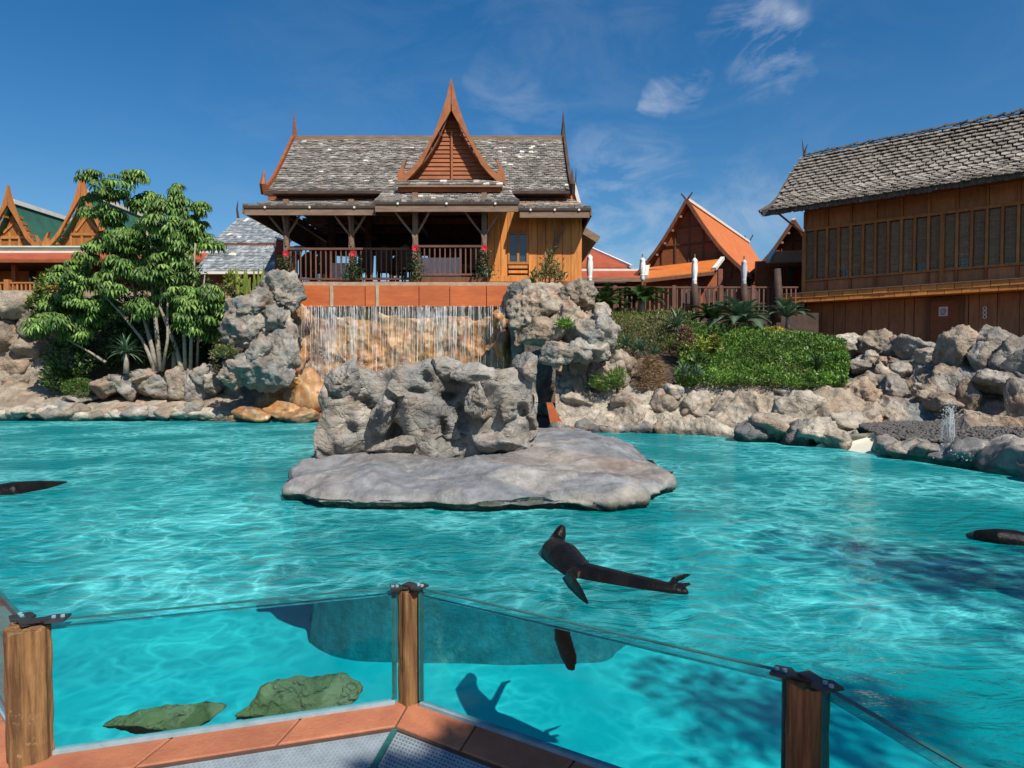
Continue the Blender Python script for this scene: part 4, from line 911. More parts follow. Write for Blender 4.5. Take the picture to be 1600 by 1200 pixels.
# floor
ibb('floor_slab', WOOD_B, (-7.4, 20.35, ZF-.25), (2.1, 28, ZF), pav)
ibb('stone_footing', STONEM, (-6.9, 20.2, ZF-.42), (2.1, 20.9, ZF-.26), pav)
ZPf = Zp(433, 19.6); ibb('porch_plinth', WOOD_B, (Xp(640, 19.55), 19.55, Zp(443, 19.55)), (Xp(762, 19.55), 20.5, ZPf), pav)
ibb('stone_footing', STONEM, (Xp(640, 19.5), 19.52, Zp(450, 19.5)), (Xp(762, 19.5), 20.5, Zp(443.5, 19.5)), pav)
# railings
def railing(parent, p0, p1, z0, z1, mat, step=.145, pw=.035, rail='hand_rail'):
    p0 = Vector(p0); p1 = Vector(p1); n = max(2, int((p1-p0).length/step))
    ibeam(rail, mat, Vector((p0.x, p0.y, z1)), Vector((p1.x, p1.y, z1)), .09, .06, parent)
    ibeam('foot_rail', mat, Vector((p0.x, p0.y, z0+.08)), Vector((p1.x, p1.y, z0+.08)), .06, .05, parent)
    d = (p1-p0).normalized(); rot = Matrix.Rotation(math.atan2(d.y, d.x), 3, 'Z')
    for k in range(n):
        q = p0.lerp(p1, (k+.5)/n); w_ = pw*(1.7 if k % 8 == 0 else 1)
        ibox('baluster', mat, (q.x, q.y, (z0+z1)/2+.03), (w_, pw, z1-z0-.12), parent, rot)
railing(pav, (Xp(452, 20.45), 20.45, 0), (Xp(640, 20.45), 20.45, 0), ZF, Zp(389, 20.45), RAILM)
railing(pav, (Xp(652, 19.65), 19.65, 0), (Xp(756, 19.65), 19.65, 0), ZPf, Zp(385, 19.65), RAILM)
railing(pav, (-7.2, 27, 0), (1.6, 27, 0), ZF, ZF+.9, RAILM, .3)
railing(pav, (Xp(452, 20.45), 20.5, 0), (-7.2, 27, 0), ZF, ZF+.95, RAILM, .3)
# dormer
YD = 20.55; ax_, ay_ = 705, 122
bargeboard('dormer_bargeboard', pav, 0, ax_, ay_, YD, 1, TRIM, .14)
apx = W(705, 160, YD); bl_, br_ = W(626, 287, YD), W(784, 287, YD)
for sg, B in ((-1, bl_), (1, br_)):
    def S(u, v, B=B): return Vector((lerp(B.x, apx.x, v)-(0 if 1 else 0)+(B.x-apx.x)*-.13*math.sin(v*math.pi), lerp(YD+.1, 24.2, u), lerp(B.z, apx.z, v)-.10*math.sin(v*math.pi)))
    surf_mesh('dormer_roof', S, 4, 8, WOOD_B, pav, .08)
gY = 20.9; gA, gB, gC = W(705, 180, gY), W(632, 286, gY), W(778, 286, gY); nb = 16
for k in range(nb):
    f0, f1 = k/nb, (k+.92)/nb; z0 = lerp(gB.z, gA.z, f0); z1 = lerp(gB.z, gA.z, f1)
    m = MB(); w0 = lerp((gC.x-gB.x)/2, .02, f0); w1 = lerp((gC.x-gB.x)/2, .02, f1); cx = gA.x
    m.add([(cx-w0, gY, z0), (cx+w0, gY, z0), (cx+w1, gY+.03, z1), (cx-w1, gY+.03, z1), (cx-w0, gY+.06, z0), (cx+w0, gY+.06, z0)], [(0, 1, 2, 3), (0, 4, 5, 1)]); m.build('gable_slat', WOOD_R, pav)
m = MB(); m.prism([gA+V((0, .12, .1)), gB+V((-.1, .12, 0)), gC+V((.1, .12, 0))], (0, .05, 0)); m.build('gable_panel', WOOD_B, pav)
ibeam('gable_batten', TRIM, (gA.x+.02, gY-.03, gB.z), (gA.x+.02, gY-.03, gA.z-.5), .06, .05, pav, (0, 1, 0))
for sg in (-1, 1):
    for k in range(4):
        f = .12+k*.24; p = W(705+sg*lerp(70, 6, f), lerp(283, 190, f), YD+.15); ibox('purlin_end', WOOD_B, p+V((0, .25, -.1)), (.07, .6, .10), pav)
S = lambda u, v: Vector((lerp(Xp(620, 20.3), Xp(786, 20.3), u), lerp(20.25, 20.8, v), lerp(Zp(290, 20.3), Zp(284, 20.8)+.05, v)))
surf_mesh('dormer_sill', S, 1, 1, WOOD_G, pav, .05); shingles('sill_shingles', S, 16, 2, SHG, pav, DGREY+[(.4, .36, .31)], .03, 1, 8, .1)
ibb('dormer_fascia', WOOD_R, (Xp(623, 20.4), 20.4, Zp(300, 20.4)), (Xp(783, 20.4), 20.46, Zp(291.5, 20.4)), pav)
# cabin
YC = 20.75; x0, x1 = Xp(762, YC), Xp(905, YC); zc0, zc1 = Zp(447, YC)-.1, 6.3; n = 9; wx = (Xp(793, YC), Xp(826, YC))
xs_ = [x0]+[x0+(wx[0]-x0)*k/3 for k in (1, 2)]+[wx[0]]
for a, b in zip(xs_[:-1], xs_[1:]): ibb('plank', WOOD_Y, (a+.006, YC+random.uniform(-.008, .008), zc0), (b-.006, YC+.1, zc1), pav)
n = 6; seg = (x1-wx[1])/n
for k in range(n): ibb('plank', WOOD_Y, (wx[1]+k*seg+.006, YC+random.uniform(-.008, .008), zc0), (wx[1]+(k+1)*seg-.006, YC+.1, zc1), pav)
ibb('plank', WOOD_Y, (wx[0], YC, Zp(364, YC)), (wx[1], YC+.1, zc1), pav)
ibb('wall_backing', WOOD_B, (x0+.01, YC+.11, zc0), (x1-.01, YC+.14, zc1), pav)
win = MB(); za, zb_ = Zp(407, YC), Zp(366, YC)
for xa in (wx[0], (wx[0]+wx[1])/2-.035, wx[1]-.07): win.bb((xa, YC-.03, za-.05), (xa+.07, YC+.05, zb_+.02))
win.bb((wx[0], YC-.028, zb_), (wx[1], YC+.05, zb_+.08)); win.bb((wx[0], YC-.028, za-.12), (wx[1], YC+.05, za-.04))
wo_ = win.build('window', WOOD_O, pav)
for xa, xb in ((wx[0]+.07, (wx[0]+wx[1])/2-.035), ((wx[0]+wx[1])/2+.035, wx[1]-.07)): ibb('pane', WINGL, (xa, YC+.02, za-.04), (xb, YC+.03, zb_), wo_)
for k in range(3):
    z0 = lerp(Zp(436, YC), za-.12, k/3); z1 = lerp(Zp(436, YC), za-.12, (k+1)/3); ibb('door_panel', WOOD_Y, (wx[0]+.03, YC-.015, z0+.03), (wx[1]-.03, YC+.04, z1-.03), pav)
ibb('base_board', WOOD_Y, (x0-.02, YC-.06, zc0), (wx[1]+.3, YC-.012, Zp(432, YC)), pav)
for k in range(8): ibb('side_plank', WOOD_Y, (x1, YC+.02+k*.42, zc0), (x1+.07, YC+.43+k*.42, zc1-.1), pav)
for px, dxs in ((757, ((.5, -.5),)), (868, ((-.1, -.55), (.45, -.3)))):
    for dx in dxs:
        x = Xp(px, YC); z0 = Zp(372, YC); m = MB(); m.tube([Vector((x, YC-.04, z0-.35)), Vector((x+dx[0]*.2, YC+dx[1]*.3, z0)), Vector((x+dx[0]*.6, YC+dx[1]*.7, z0+.4)), Vector((x+dx[0], YC+dx[1], z0+.75))], .035, 5); m.build('brace', WOOD_G, pav)
# lower side roof on the right
m = MB(); a, b, c, d = W(903, 335, 22.2), W(933, 372, 22.2), W(926, 380, 27.5)+V((.4, 0, 0)), W(903, 340, 27.5)
P4 = [Vector((1.7, 21.9, Zp(338, 22))), Vector((Xp(934, 22), 21.9, Zp(370, 22))), Vector((Xp(934, 22), 28, Zp(370, 22))), Vector((1.7, 28, Zp(338, 22)))]
m.prism(P4, (0, 0, -.09)); m.build('side_roof', SHP, pav); ibeam('eave_board', WOOD_G, P4[0]+V((0, -.03, -.12)), P4[1]+V((0, -.03, -.12)), .04, .22, pav)
# flower garlands on the posts
def garland(px, py0, py1, Y, label, seed):
    r = random.Random(seed); th = thing('poinsettia_garland', label, 'plant', W(px, py1, Y), 'flower garlands on the pavilion posts'); vs = []; fs = []
    c = []
    for k in range(260):
        py = r.uniform(py0+6, py1); p = W(px+r.gauss(0, 4+5*(py-py0)/(py1-py0)), py, Y-.15+r.uniform(-.12, .1)); a = Euler((r.uniform(-1, 1), r.uniform(-1, 1), r.uniform(0, 6))).to_matrix(); s = r.uniform(.05, .10)
        b = len(vs); vs += [tuple(p+a@Vector(q)) for q in ((0, 0, 0), (s*.4, s*.5, .01), (0, s, -.02), (-s*.4, s*.5, .01))]; fs += [(b, b+1, b+2), (b, b+2, b+3)]; g = r.uniform(.5, 1.2); c += [(.04*g, .10*g, .03*g)]*4
    npobj('foliage', np.array(vs), fs, LEAF, th, False, np.array(c)); m = MB()
    for k in range(9):
        a = k*.7; p = W(px, py0+4, Y-.22); q = p+V((math.cos(a)*.11, -.03, math.sin(a)*.11)); sN = V((-math.sin(a), 0, math.cos(a)))*.035; m.add([p, p.lerp(q, .5)+sN, q, p.lerp(q, .5)-sN], [(0, 1, 2, 3)])
    m.build('flower', FLOWR, th)
garland(447, 392, 440, 20.4, 'dark green climbing plant at the left corner post of the pavilion', 1)
garland(552, 392, 438, 20.35, 'garland with orange-red flower on the second pavilion post', 2)
garland(649, 384, 438, 19.55, 'garland with bright red flower on the left post of the porch', 3)
garland(757, 384, 436, 19.55, 'garland with red flower on the right post of the porch beside the cabin', 4)
# furniture
def mkchair(label):
    th = thing('dining_chair', label, 'chair', (0, 0, 0), 'dark dining chairs in the pavilion')
    ibb('seat', WOOD_D, (-.24, -.24, .42), (.24, .24, .48), th)
    m = MB(); m.prism([(-.24, .2, .48), (.24, .2, .48), (.25, .26, .95), (.12, .27, 1.12), (0, .27, 1.2), (-.12, .27, 1.12), (-.25, .26, .95)], (0, .04, 0)); m.build('backrest', WOOD_D, th)
    for sx in (-.2, .2):
        for sy in (-.2, .2): ibb('leg', WOOD_D, (sx-.025, sy-.025, 0), (sx+.025, sy+.025, .42), th)
    return th
ch0 = mkchair('high-backed dark chair in the pavilion nearest the second post'); first = True
chairs = [(500, 21.6, 2.9, 'leftmost dark chair behind the left railing of the pavilion'), (570, 21.4, 0, ''), (603, 21.5, .1, 'tall-backed dark chair in the middle of the left railing bay'), (622, 22.2, 3.1, 'dark chair turned away, just left of the porch step'),
          (632, 21.2, .3, 'dark chair nearest the porch corner behind the left railing'), (700, 21.9, 2.6, 'dark chair beside the white cloth table in the porch'), (742, 21.3, .4, 'dark chair at the right end of the porch bay'), (480, 22.6, .5, 'dark chair farther back near the left corner post')]
for px, Y, rz, lb in chairs:
    if lb == '': ch0.matrix_basis = Matrix.Translation((Xp(px, Y), Y, ZF)); continue
    clone(ch0, (Xp(px, Y), Y, ZF), rz+math.pi, lb)
def table(px, Y, mat, label):
    th = thing('dining_table', label, 'table', (Xp(px, Y), Y, ZF), 'tables in the pavilion'); x = Xp(px, Y); ibb('table_top', mat, (x-.6, Y-.45, ZF+.70), (x+.6, Y+.45, ZF+.76), th)
    m = MB()
    for k in range(24):
        a = k/24*6.283; a2 = (k+1)/24*6.283; f = lambda a: Vector((x+.6*max(-1, min(1, 1.35*math.cos(a)))*(1+.03*math.sin(9*a)), Y+.45*max(-1, min(1, 1.35*math.sin(a))), 0))
        p, q = f(a), f(a2); m.add([p+V((0, 0, ZF+.2)), q+V((0, 0, ZF+.2)), q+V((0, 0, ZF+.70)), p+V((0, 0, ZF+.70))], [(0, 1, 2, 3)])
    m.build('table_cloth', mat, th)
table(535, 22.3, CLOTH, 'table under a white cloth behind the left railing bay'); table(690, 21.2, CLOTH, 'table under a white cloth in the porch bay'); table(728, 22.6, ORANGE_T, 'table with an orange cloth at the back of the porch bay')

# ---------------------------------------------------------------- right timber building
e = Vector((1.079, -1, 0)).normalized(); nn = Vector((-e.y*-1, 0, 0)); nn = Vector((e.y, -e.x, 0)); C0 = Vector((11.5, 27, 0))
def RB(a, b, z): return C0+e*a+nn*b+Vector((0, 0, z))
rb = thing('timber_house', 'brown two-storey timber building with shaggy bark shingle roof at the right', 'building', RB(0, 0, 2))
rotE = Matrix((e, -nn, Vector((0, 0, 1)))).transposed()
def rbox(name, mat, a0, a1, b0, b1, z0, z1, parent=rb):
    return ibox(name, mat, RB((a0+a1)/2, (b0+b1)/2, (z0+z1)/2), (abs(a1-a0), abs(b1-b0), abs(z1-z0)), parent, rotE)
LEN = 13
rbox('wall_core', WOOD_D, .05, LEN, -6, -.12, 1.6, 7.7)
# lower wall boards
k = 0; a = 0.1
while a < 9:
    wd = random.choice([.42, .5, .3, .6]); 
    if 3.75 < a < 5.5: a += .01
    rbox('plank', WALLR, a+.008, a+wd-.008, -.10, random.uniform(-.02, .02), 1.7, 3.78); a += wd; k += 1
dr = rbox('door', WOOD_R, 4.35, 5.25, .03, .08, 1.75, 3.62); rbox('door_frame', WOOD_B, 4.25, 4.35, .02, .12, 1.75, 3.72); rbox('door_frame', WOOD_B, 5.25, 5.36, .02, .12, 1.75, 3.72); rbox('door_frame', WOOD_B, 4.25, 5.36, .021, .119, 3.62, 3.73)
sa = 4.62; sgn = rbox('door_sign', SIGNW, sa, sa+.27, .082, .095, 3.1, 3.42)
m = MB(); cA = RB(sa+.135, .103, 3.27)
pts = [cA+e*(.075*math.cos(t))+Vector((0, 0, .075*math.sin(t))) for t in np.linspace(0, 6.283, 15)]; m.tube(pts, .012, 5)
m.beam(cA-e*.04, cA+e*.045, .02, .02); m.beam(cA-e*.09+V((0, 0, -.115)), cA+e*.09+V((0, 0, -.115)), .015, .02); m.build('sign_symbol', SIGNR, rb)
m = MB()
for z in (3.02, 3.16, 3.3): cA = RB(5.95, .10, z); pts = [cA+e*(.05*math.cos(t))+V((0, 0, .06*math.sin(t))) for t in np.linspace(0, 6.283, 11)]; m.tube(pts, .02, 5)
m.build('white_ornament', SIGNW, rb)
# ledge: orange beam in two courses with scalloped blocks
rbox('ledge_core', LEDGEO, -.75, LEN, -.1, .78, 3.80, 4.12)
a = -.8; k = 0
while a < 9.5:
    wd = .5
    rbox('ledge_block', LEDGEO, a+.01, a+wd-.012, .775, .84+random.uniform(0, .01), 3.96, 4.13); rbox('ledge_block', LEDGEO, a+.22, a+wd+.2, .79, .82+random.uniform(0, .01), 3.80, 3.95); a += wd; k += 1
rbox('ledge_cap', WOOD_G, -.82, LEN, 0, .88, 4.135, 4.17)
rbox('ledge_end', WOOD_O, -.84, -.76, 0, .84, 3.82, 4.12)
# upper storey
rbox('sill_rail', WOOD_O, 0, LEN, -.1, .05, 4.66, 4.74); rbox('base_rail', WOOD_R, 0, LEN, -.1, .05, 4.17, 4.26)
rbox('head_rail', WOOD_O, 0, LEN, -.1, .05, 6.62, 6.72); rbox('top_rail', WOOD_R, 0, LEN, -.1, .05, 7.4, 7.5)
a = 0; k = 0; sp = .425
while a < 9.5:
    thick = k in (0, 11, 22)
    wm = .13 if thick else .08
    rbox('mullion', WOOD_O if k % 2 else RAILO, a-wm/2, a+wm/2, -.08, .06 if not thick else .08, 4.26 if thick else 4.74, 6.62)
    wd_ = rbox('window', WINGL, a+wm/2, a+sp-.03, -.11, -.095, 4.74, 6.62)
    m = MB()
    for j in range(3): m.beam(RB(a+.09+j*.12, -.07, 4.76), RB(a+.09+j*.12, -.07, 6.6), .012, .012, tuple(e))
    zz = 4.9
    for j in range(9): m.beam(RB(a+.03, -.066, 4.86+j*.205), RB(a+sp-.04, -.066, 4.86+j*.205), .014, .012)
    m.build('lattice', LATT, wd_)
    rbox('blind', BLINDM, a+.05, a+sp-.05, -.092, -.085, 4.78 if random.random() < .85 else 5.0, 6.58)
    a += sp; k += 1
a = 0; k = 0
while a < 9.5:
    rbox('panel', WALLR, a+.05, a+.85-.05, -.07, -.01, 4.27, 4.65); rbox('panel_stile', WOOD_R, a-.04, a+.04, -.08, .03, 4.27, 4.65)
    rbox('panel', WALLR, a+.05, a+.85-.05, -.07, -.01, 6.73, 7.39); rbox('panel_stile', WOOD_O, a-.04, a+.04, -.08, .03, 6.73, 7.39); a += .85
# roof
rp = [(1.05, 7.42), (.55, 7.72), (.1, 8.12), (-.5, 8.75), (-1.2, 9.4), (-2.2, 10.2)]
def rprof(v):
    x = v*(len(rp)-1); i = min(int(x), len(rp)-2); f = x-i; return (lerp(rp[i][0], rp[i+1][0], f), lerp(rp[i][1], rp[i+1][1], f))
A0, A1 = -1.05, 12.5
def RS(u, v):
    b, z = rprof(v); fl = .0 if v > .35 else .28*(1-v/.35)**1.5
    return RB(lerp(A0-fl+.25*v, A1, u), b, z+.02*math.sin(u*60))
surf_mesh('roof', RS, 20, 12, WOOD_D, rb, .12)
def RS2(u, v): p = RS(u, v); b = (p-C0).dot(nn); return p+nn*(2*(-2.2-b))
surf_mesh('roof', RS2, 4, 6, WOOD_D, rb, .12)
m = MB()
for k in range(150):
    a = lerp(A0-.2, A1, k/150); wd = .10; j1 = random.uniform(0, .06); pz = 7.44
    m.box(RB(a+.05, 1.07+random.uniform(-.02, .02), pz-.06-j1/2), (.1, .06, .22+j1), rotE @ Euler((0, random.uniform(-.12, .12), 0)).to_matrix())
for k in range(30):
    v = k/30*.9; p = RS(0, v)
    m.beam(p+V((0, 0, .02))-e*.05, RS(0, min(1, v+.05))+V((0, 0, .02))-e*.05, .08, .14)
m.build('thatch_edge', THATCH, rb, kind='stuff')
mmesh = []
for q in range(4):
    r = random.Random(q); m = MB(); hw, hl = .125, .165
    pts = [(-hw, -hl-.03*r.random(), .0), (0, -hl-.06-.03*r.random(), .0), (hw, -hl-.03*r.random(), .0), (hw*.95, hl, -.03), (-hw*.95, hl, -.03)]
    m.add(pts+[(x, y, z-.035) for x, y, z in pts], [(0, 1, 2, 3, 4), (0, 5, 6, 1), (1, 6, 7, 2), (2, 7, 8, 3), (4, 9, 5, 0)])
    mmesh.append(meshdata('bark_shingle', m.v, m.f, SHP))
NVR = 21; slots = []
for j in range(NVR):
    v = (j+.3)/NVR
    nA = int((A1-A0)/.29)
    for i in range(nA):
        a = A0+.05+(i+.5+(.5 if j % 2 else 0))*.29
        slots.append((a, v))
def spx(a, v):
    p = RB(a, *rprof(v)); return p
vis = [s for s in slots if (lambda p: p.y > 3 and p.x/p.y < .775)(spx(*s))]; rest = [s for s in slots if s not in vis and s[0] < 11.5]
vis.sort(key=lambda s: spx(*s).length)
single = vis[:300]; rest = vis[300:]+rest
def shm(a, v):
    b, z = rprof(v); b2, z2 = rprof(min(1, v+.04)); b1, z1 = rprof(max(0, v-.04)); up = (nn*(b2-b1)+Vector((0, 0, z2-z1))).normalized(); no = e.cross(up)
    if no.z < 0: no = -no
    rot = Matrix((e, up, no)).transposed() @ Euler((random.uniform(-.26, -.12), random.uniform(-.06, .06), random.uniform(-.10, .10))).to_matrix()
    return Matrix.Translation(RB(a+random.uniform(-.02, .02), b, z)+no*(.055+random.uniform(0, .02))) @ rot.to_4x4()
for a, v in single: inst('shingle', random.choice(mmesh), shm(a, v), rb)
m = MB()
for a, v in rest:
    M_ = shm(a, v); me = random.choice(mmesh); m.add([M_ @ x.co for x in me.vertices], [tuple(p.vertices) for p in me.polygons])
m.build('roof_shingles', SHP, rb, kind='stuff')
m = MB()
for k in range(60):
    a = lerp(A0+.25, A1, k/60); m.beam(RB(a, -2.05+random.uniform(-.1, .1), 10.22), RB(a+.28, -2.2+random.uniform(-.1, .1), 10.30+random.uniform(-.04, .05)), .14, .05)
m.build('ridge_cap', THATCH, rb)
tp = RB(A0+.2, -2.2, 10.2)
for dx in (-.05, .06):
    m = MB(); m.tube([tp+e*0, tp+e*dx+V((0, 0, .35)), tp+e*(dx*2.2)+V((0, 0, .5 if dx > 0 else .75))], [.04, .03, .008], 5); m.build('finial', WOOD_D, rb)
ibeam('strut', WOOD_G, RB(0, .02, 6.5), RB(-.8, .6, 7.35), .06, .06, rb)

# ---------------------------------------------------------------- smaller buildings
def gable_house(name, label, apex, d, L_, hw, drop, roofm, wallm, edgem, zground, over=.5, curvef=.10, group=None, finial=True, trim=WOOD_B):
    """apex: world point of the front ridge end; d: unit ridge direction pointing away"""
    d = Vector(d).normalized(); s = Vector((d.y, -d.x, 0)); th = thing(name, label, 'building', (apex[0], apex[1], zground), group); apex = Vector(apex)
    for sg in (-1, 1):
        def S(u, v, sg=sg): return apex+d*(u*L_)+s*(sg*hw*(1-v))+V((0, 0, -drop*(1-v)-curvef*drop*math.sin(v*math.pi)))
        surf_mesh('roof', S, 1, 8, roofm, th, .08)
        m = MB()
        for k in range(8):
            a, b = S(0, k/8), S(0, (k+1)/8); m.beam(a+V((0, 0, .02)), b+V((0, 0, .02)), .10, .16)
        m.build('bargeboard', trim, th)
        for k in range(7):
            p = S(0, .1+k*.13); ibox('purlin_end', WOOD_G, p+V((0, 0, -.14))+d*.15, (.12, .3, .10), th)
    fr = apex+d*over; wb = hw*.9; m = MB(); m.prism([fr+s*wb+V((0, 0, -drop)), fr-s*wb+V((0, 0, -drop)), fr+V((0, 0, -.25))], d*.06); m.build('gable_panel', wallm, th)
    for k in range(-3, 4):
        x = k/4*wb; h = drop*(1-abs(k)/4)-.35
        if h > .2: ibeam('gable_batten', trim, fr+s*x-d*.03+V((0, 0, -drop)), fr+s*x-d*.03+V((0, 0, -drop+h)), .07, .05, th, tuple(d))
    for f in (.25, .5, .72):
        x = wb*(1-f)-.1; ibeam('gable_rail', trim, fr-s*x-d*.035+V((0, 0, -drop+drop*f-.1)), fr+s*x-d*.035+V((0, 0, -drop+drop*f-.1)), .06, .05, th)
    p0 = apex+V((0, 0, .06)); ibeam('ridge_cap', edgem, p0, p0+d*L_, .18, .14, th)
    a = fr+s*wb; b = fr-s*wb; zt = apex.z-drop; m = MB()
    m.prism([V((q.x, q.y, zground)) for q in (a, b, b+d*(L_-over*2), a+d*(L_-over*2))], (0, 0, zt-zground)); m.build('wall', wallm, th)
    if finial:
        for sg in (-1, 1):
            m = MB(); m.tube([apex, apex+s*sg*.28+V((0, 0, .36))], [.05, .035], 5); m.build('finial', WOOD_D, th)
            m = MB(); q = apex+d*L_; m.tube([q, q+s*sg*.28+V((0, 0, .5))], [.05, .035], 5); m.build('finial', WOOD_D, th)
    return th, s, d, apex
oh, s_, d_, ap_ = gable_house('orange_house', 'steep dark gabled house with bright orange tile roof right of centre', W(1073, 313, 34), (7.7, 12.8, 0), 14.0, 3.1, 3.95, ORANGE_T, WOOD_R, WHITE, 3.4)
def leanto(parent, px0, py0, px1, py1, pxa, pya, pxb, pyb, Y0, Y1, mat, edge=True):
    A, B, Cc, D = W(px0, py0, Y0), W(px1, py1, Y0), W(pxb, pyb, Y1), W(pxa, pya, Y1); m = MB(); m.prism([A, B, Cc, D], (0, 0, -.07)); m.build('front_roof', mat, parent)
    ibeam('eave_board', WOOD_B, D+V((0, -.04, -.14)), Cc+V((0, -.04, -.14)), .05, .16, parent)
    if edge:
        ibeam('roof_edge', WHITE, A+V((0, 0, .05)), D+V((0, 0, .05)), .18, .14, parent); ibeam('roof_edge', WHITE, B+V((0, 0, .05)), Cc+V((0, 0, .05)), .18, .14, parent)
leanto(oh, 1012, 418, 1130, 404, 1009, 434, 1116, 422, 33.2, 31.2, ORANGE_T)
ibeam('post', RAILM, (Xp(1123, 31.3), 31.3, 3.4), (Xp(1123, 31.3), 31.3, Zp(422, 31.3)), .16, .16, oh)
ibb('front_wall', WOOD_R, (Xp(1010, 32.5), 32.5, 3.3), (Xp(1128, 32.5), 32.7, Zp(420, 32.5)), oh)
sh, *_ = gable_house('orange_house', 'small orange-roofed wing half hidden behind the right timber building', W(1240, 345, 32), (.35, 1, 0), 7, 2.1, 2.6, ORANGE_T, WOOD_R, WHITE, 3.4, finial=False)
leanto(sh, 1210, 393, 1262, 390, 1200, 410, 1262, 408, 31.5, 30.3, ORANGE_T)
ibb('side_wall', WOOD_R, (Xp(1180, 31.6), 31.6, 3.3), (Xp(1262, 31.6), 31.8, Zp(408, 31.6)), sh)
for px in (1216, 1232): ibb('post', WOOD_D, (Xp(px, 30.5)-.12, 30.4, 3.3), (Xp(px, 30.5)+.12, 30.6, Zp(411, 30.4)), sh)
# low orange-red hall behind pavilion right
lo = thing('red_roof_hall', 'low hall with red tiled hipped roof behind the right side of the pavilion', 'building', W(950, 450, 36))
A, B, Cc, D, Ee = W(830, 330, 40), W(918, 386, 38), W(984, 417, 36), W(880, 417, 36), W(830, 417, 36)
m = MB(); m.prism([W(830, 360, 40), W(915, 384, 40), W(986, 417, 36.5), W(830, 417, 36.5)], (0, 0, -.1)); m.build('roof', RED_T, lo)
ibeam('roof_edge', WHITE, W(912, 383, 39.9), W(986, 416, 36.4), .2, .16, lo)
m = MB(); m.prism([W(830, 422, 36), W(1004, 422, 36), W(1012, 434, 35), W(830, 434, 35)], (0, 0, -.1)); m.build('lower_roof', RED_T, lo)
ibb('fascia', WHITE, (Xp(830, 35.9), 35.9, Zp(426, 35.9)), (Xp(1012, 35.9), 36.0, Zp(420, 35.9)), lo); ibb('eave_board', WOOD_G, (Xp(830, 34.9), 34.9, Zp(440, 34.9)), (Xp(1012, 34.9), 35, Zp(434, 34.9)), lo)
ibb('wall', WOOD_D, (Xp(830, 36.5), 36.5, 3.2), (Xp(1010, 36.5), 36.7, Zp(420, 36.5)), lo)
hp = thing('orange_gable', 'sliver of orange roof with white edge and thin spire just right of the pavilion ridge', 'building', W(890, 330, 33))
m = MB(); m.prism([W(872, 300, 33), W(896, 284, 33), W(907, 330, 33), W(872, 330, 33)], (0, .2, 0)); m.build('roof', ORANGE_T, hp)
ibeam('roof_edge', WHITE, W(895, 283, 32.95), W(905, 318, 32.95), .2, .16, hp); m = MB(); m.tube([W(899, 300, 33), W(900, 262, 33)], [.05, .01], 5); m.build('finial', WOOD_D, hp)
ibb('wall', WOOD_R, (Xp(868, 33.3), 33.3, 3.2), (Xp(900, 33.3), 34, Zp(330, 33.3)), hp)
# left twin gables
for apx_, apy_, k_, Yh, lab in ((126, 271, .715, 30, 'right of the twin orange gabled houses, rising just behind the big tree'), (11, 289, .62, 30.6, 'left of the twin orange gabled houses at the left edge of the photo')):
    th = thing('gabled_house', lab, 'building', W(apx_, 455, Yh), 'twin thai gabled houses at the left')
    bargeboard('bargeboard', th, 0, apx_, apy_, Yh, k_, WOOD_O, .16)
    a = W(apx_, apy_+42*k_, Yh); hwid = 80*k_*Yh/F; drop = 124*k_*Yh/F
    for sg in (-1, 1):
        def S(u, v, sg=sg): return Vector((a.x+sg*hwid*(1-v)-sg*.12*hwid*math.sin(v*math.pi), Yh+.1+u*(6.0 if apx_ < 100 else 7.5), a.z-drop*(1-v)-.05*drop*math.sin(v*math.pi)))
        surf_mesh('roof', S, 1, 8, GREEN_T, th, .08)
    ibeam('ridge_cap', WHITE, a+V((0, .3, .08)), a+V((0, 6.2 if apx_ < 100 else 7.5, .08)), .22, .2, th)
    m = MB(); m.prism([a+V((0, .45, -.3)), a+V((-hwid*.86, .45, -drop)), a+V((hwid*.86, .45, -drop))], (0, .08, 0)); m.build('gable_panel', WOOD_O, th)
    gz = a.z-drop
    for f in (0, .36): ibeam('gable_rail', RAILO, (a.x-hwid*(.8-f*.9), Yh+.41, gz+f*drop*.75+.1), (a.x+hwid*(.8-f*.9), Yh+.41, gz+f*drop*.75+.1), .06, .12, th)
    for q in (-.45, -.15, .15, .45): ibeam('gable_stile', RAILO, (a.x+q*hwid, Yh+.42, gz), (a.x+q*hwid, Yh+.42, gz+.95), .10, .05, th, (0, 1, 0))
    for sg in (-1, 1): ibeam('gable_stile', RAILO, (a.x+sg*.5, Yh+.415, gz+.9), (a.x, Yh+.415, gz+drop*.62), .09, .05, th, (0, 1, 0))
    for sg in (-1, 1):
        for j in range(7):
            f = .1+j*.12; p = a+V((sg*hwid*(1-f)*.93, .35, -drop*(1-f)-.22)); ibox('purlin_end', WOOD_O, p, (.10, .5, .12), th)
lh = thing('veranda_hall', 'long red-brown veranda roof and dark porch under the twin gables', 'building', W(60, 455, 29))
def lbb(nm, mt, px0, py0, px1, py1, Y, dp): return ibb(nm, mt, (Xp(px0, Y), Y, Zp(py1, Y)), (Xp(px1, Y), Y+dp, Zp(py0, Y)), lh)
lbb('white_gutter', WHITE, -300, 384, 330, 387, 29.8, .4); m = MB(); m.prism([W(-300, 386, 29.8), W(330, 386, 29.8), W(330, 391, 29.3), W(-300, 391, 29.3)], (0, 0, -.05)); m.build('upper_roof', GREEN_T, lh)
lbb('fascia', WOOD_G, -300, 389, 330, 393, 29.25, .1); lbb('white_gutter', WHITE, -300, 392, 330, 395, 29.0, .4)
m = MB(); m.prism([W(-300, 395, 29.0), W(330, 395, 29.0), W(330, 405, 28.0), W(-300, 405, 28.0)], (0, 0, -.06)); m.build('roof', RED_T, lh)
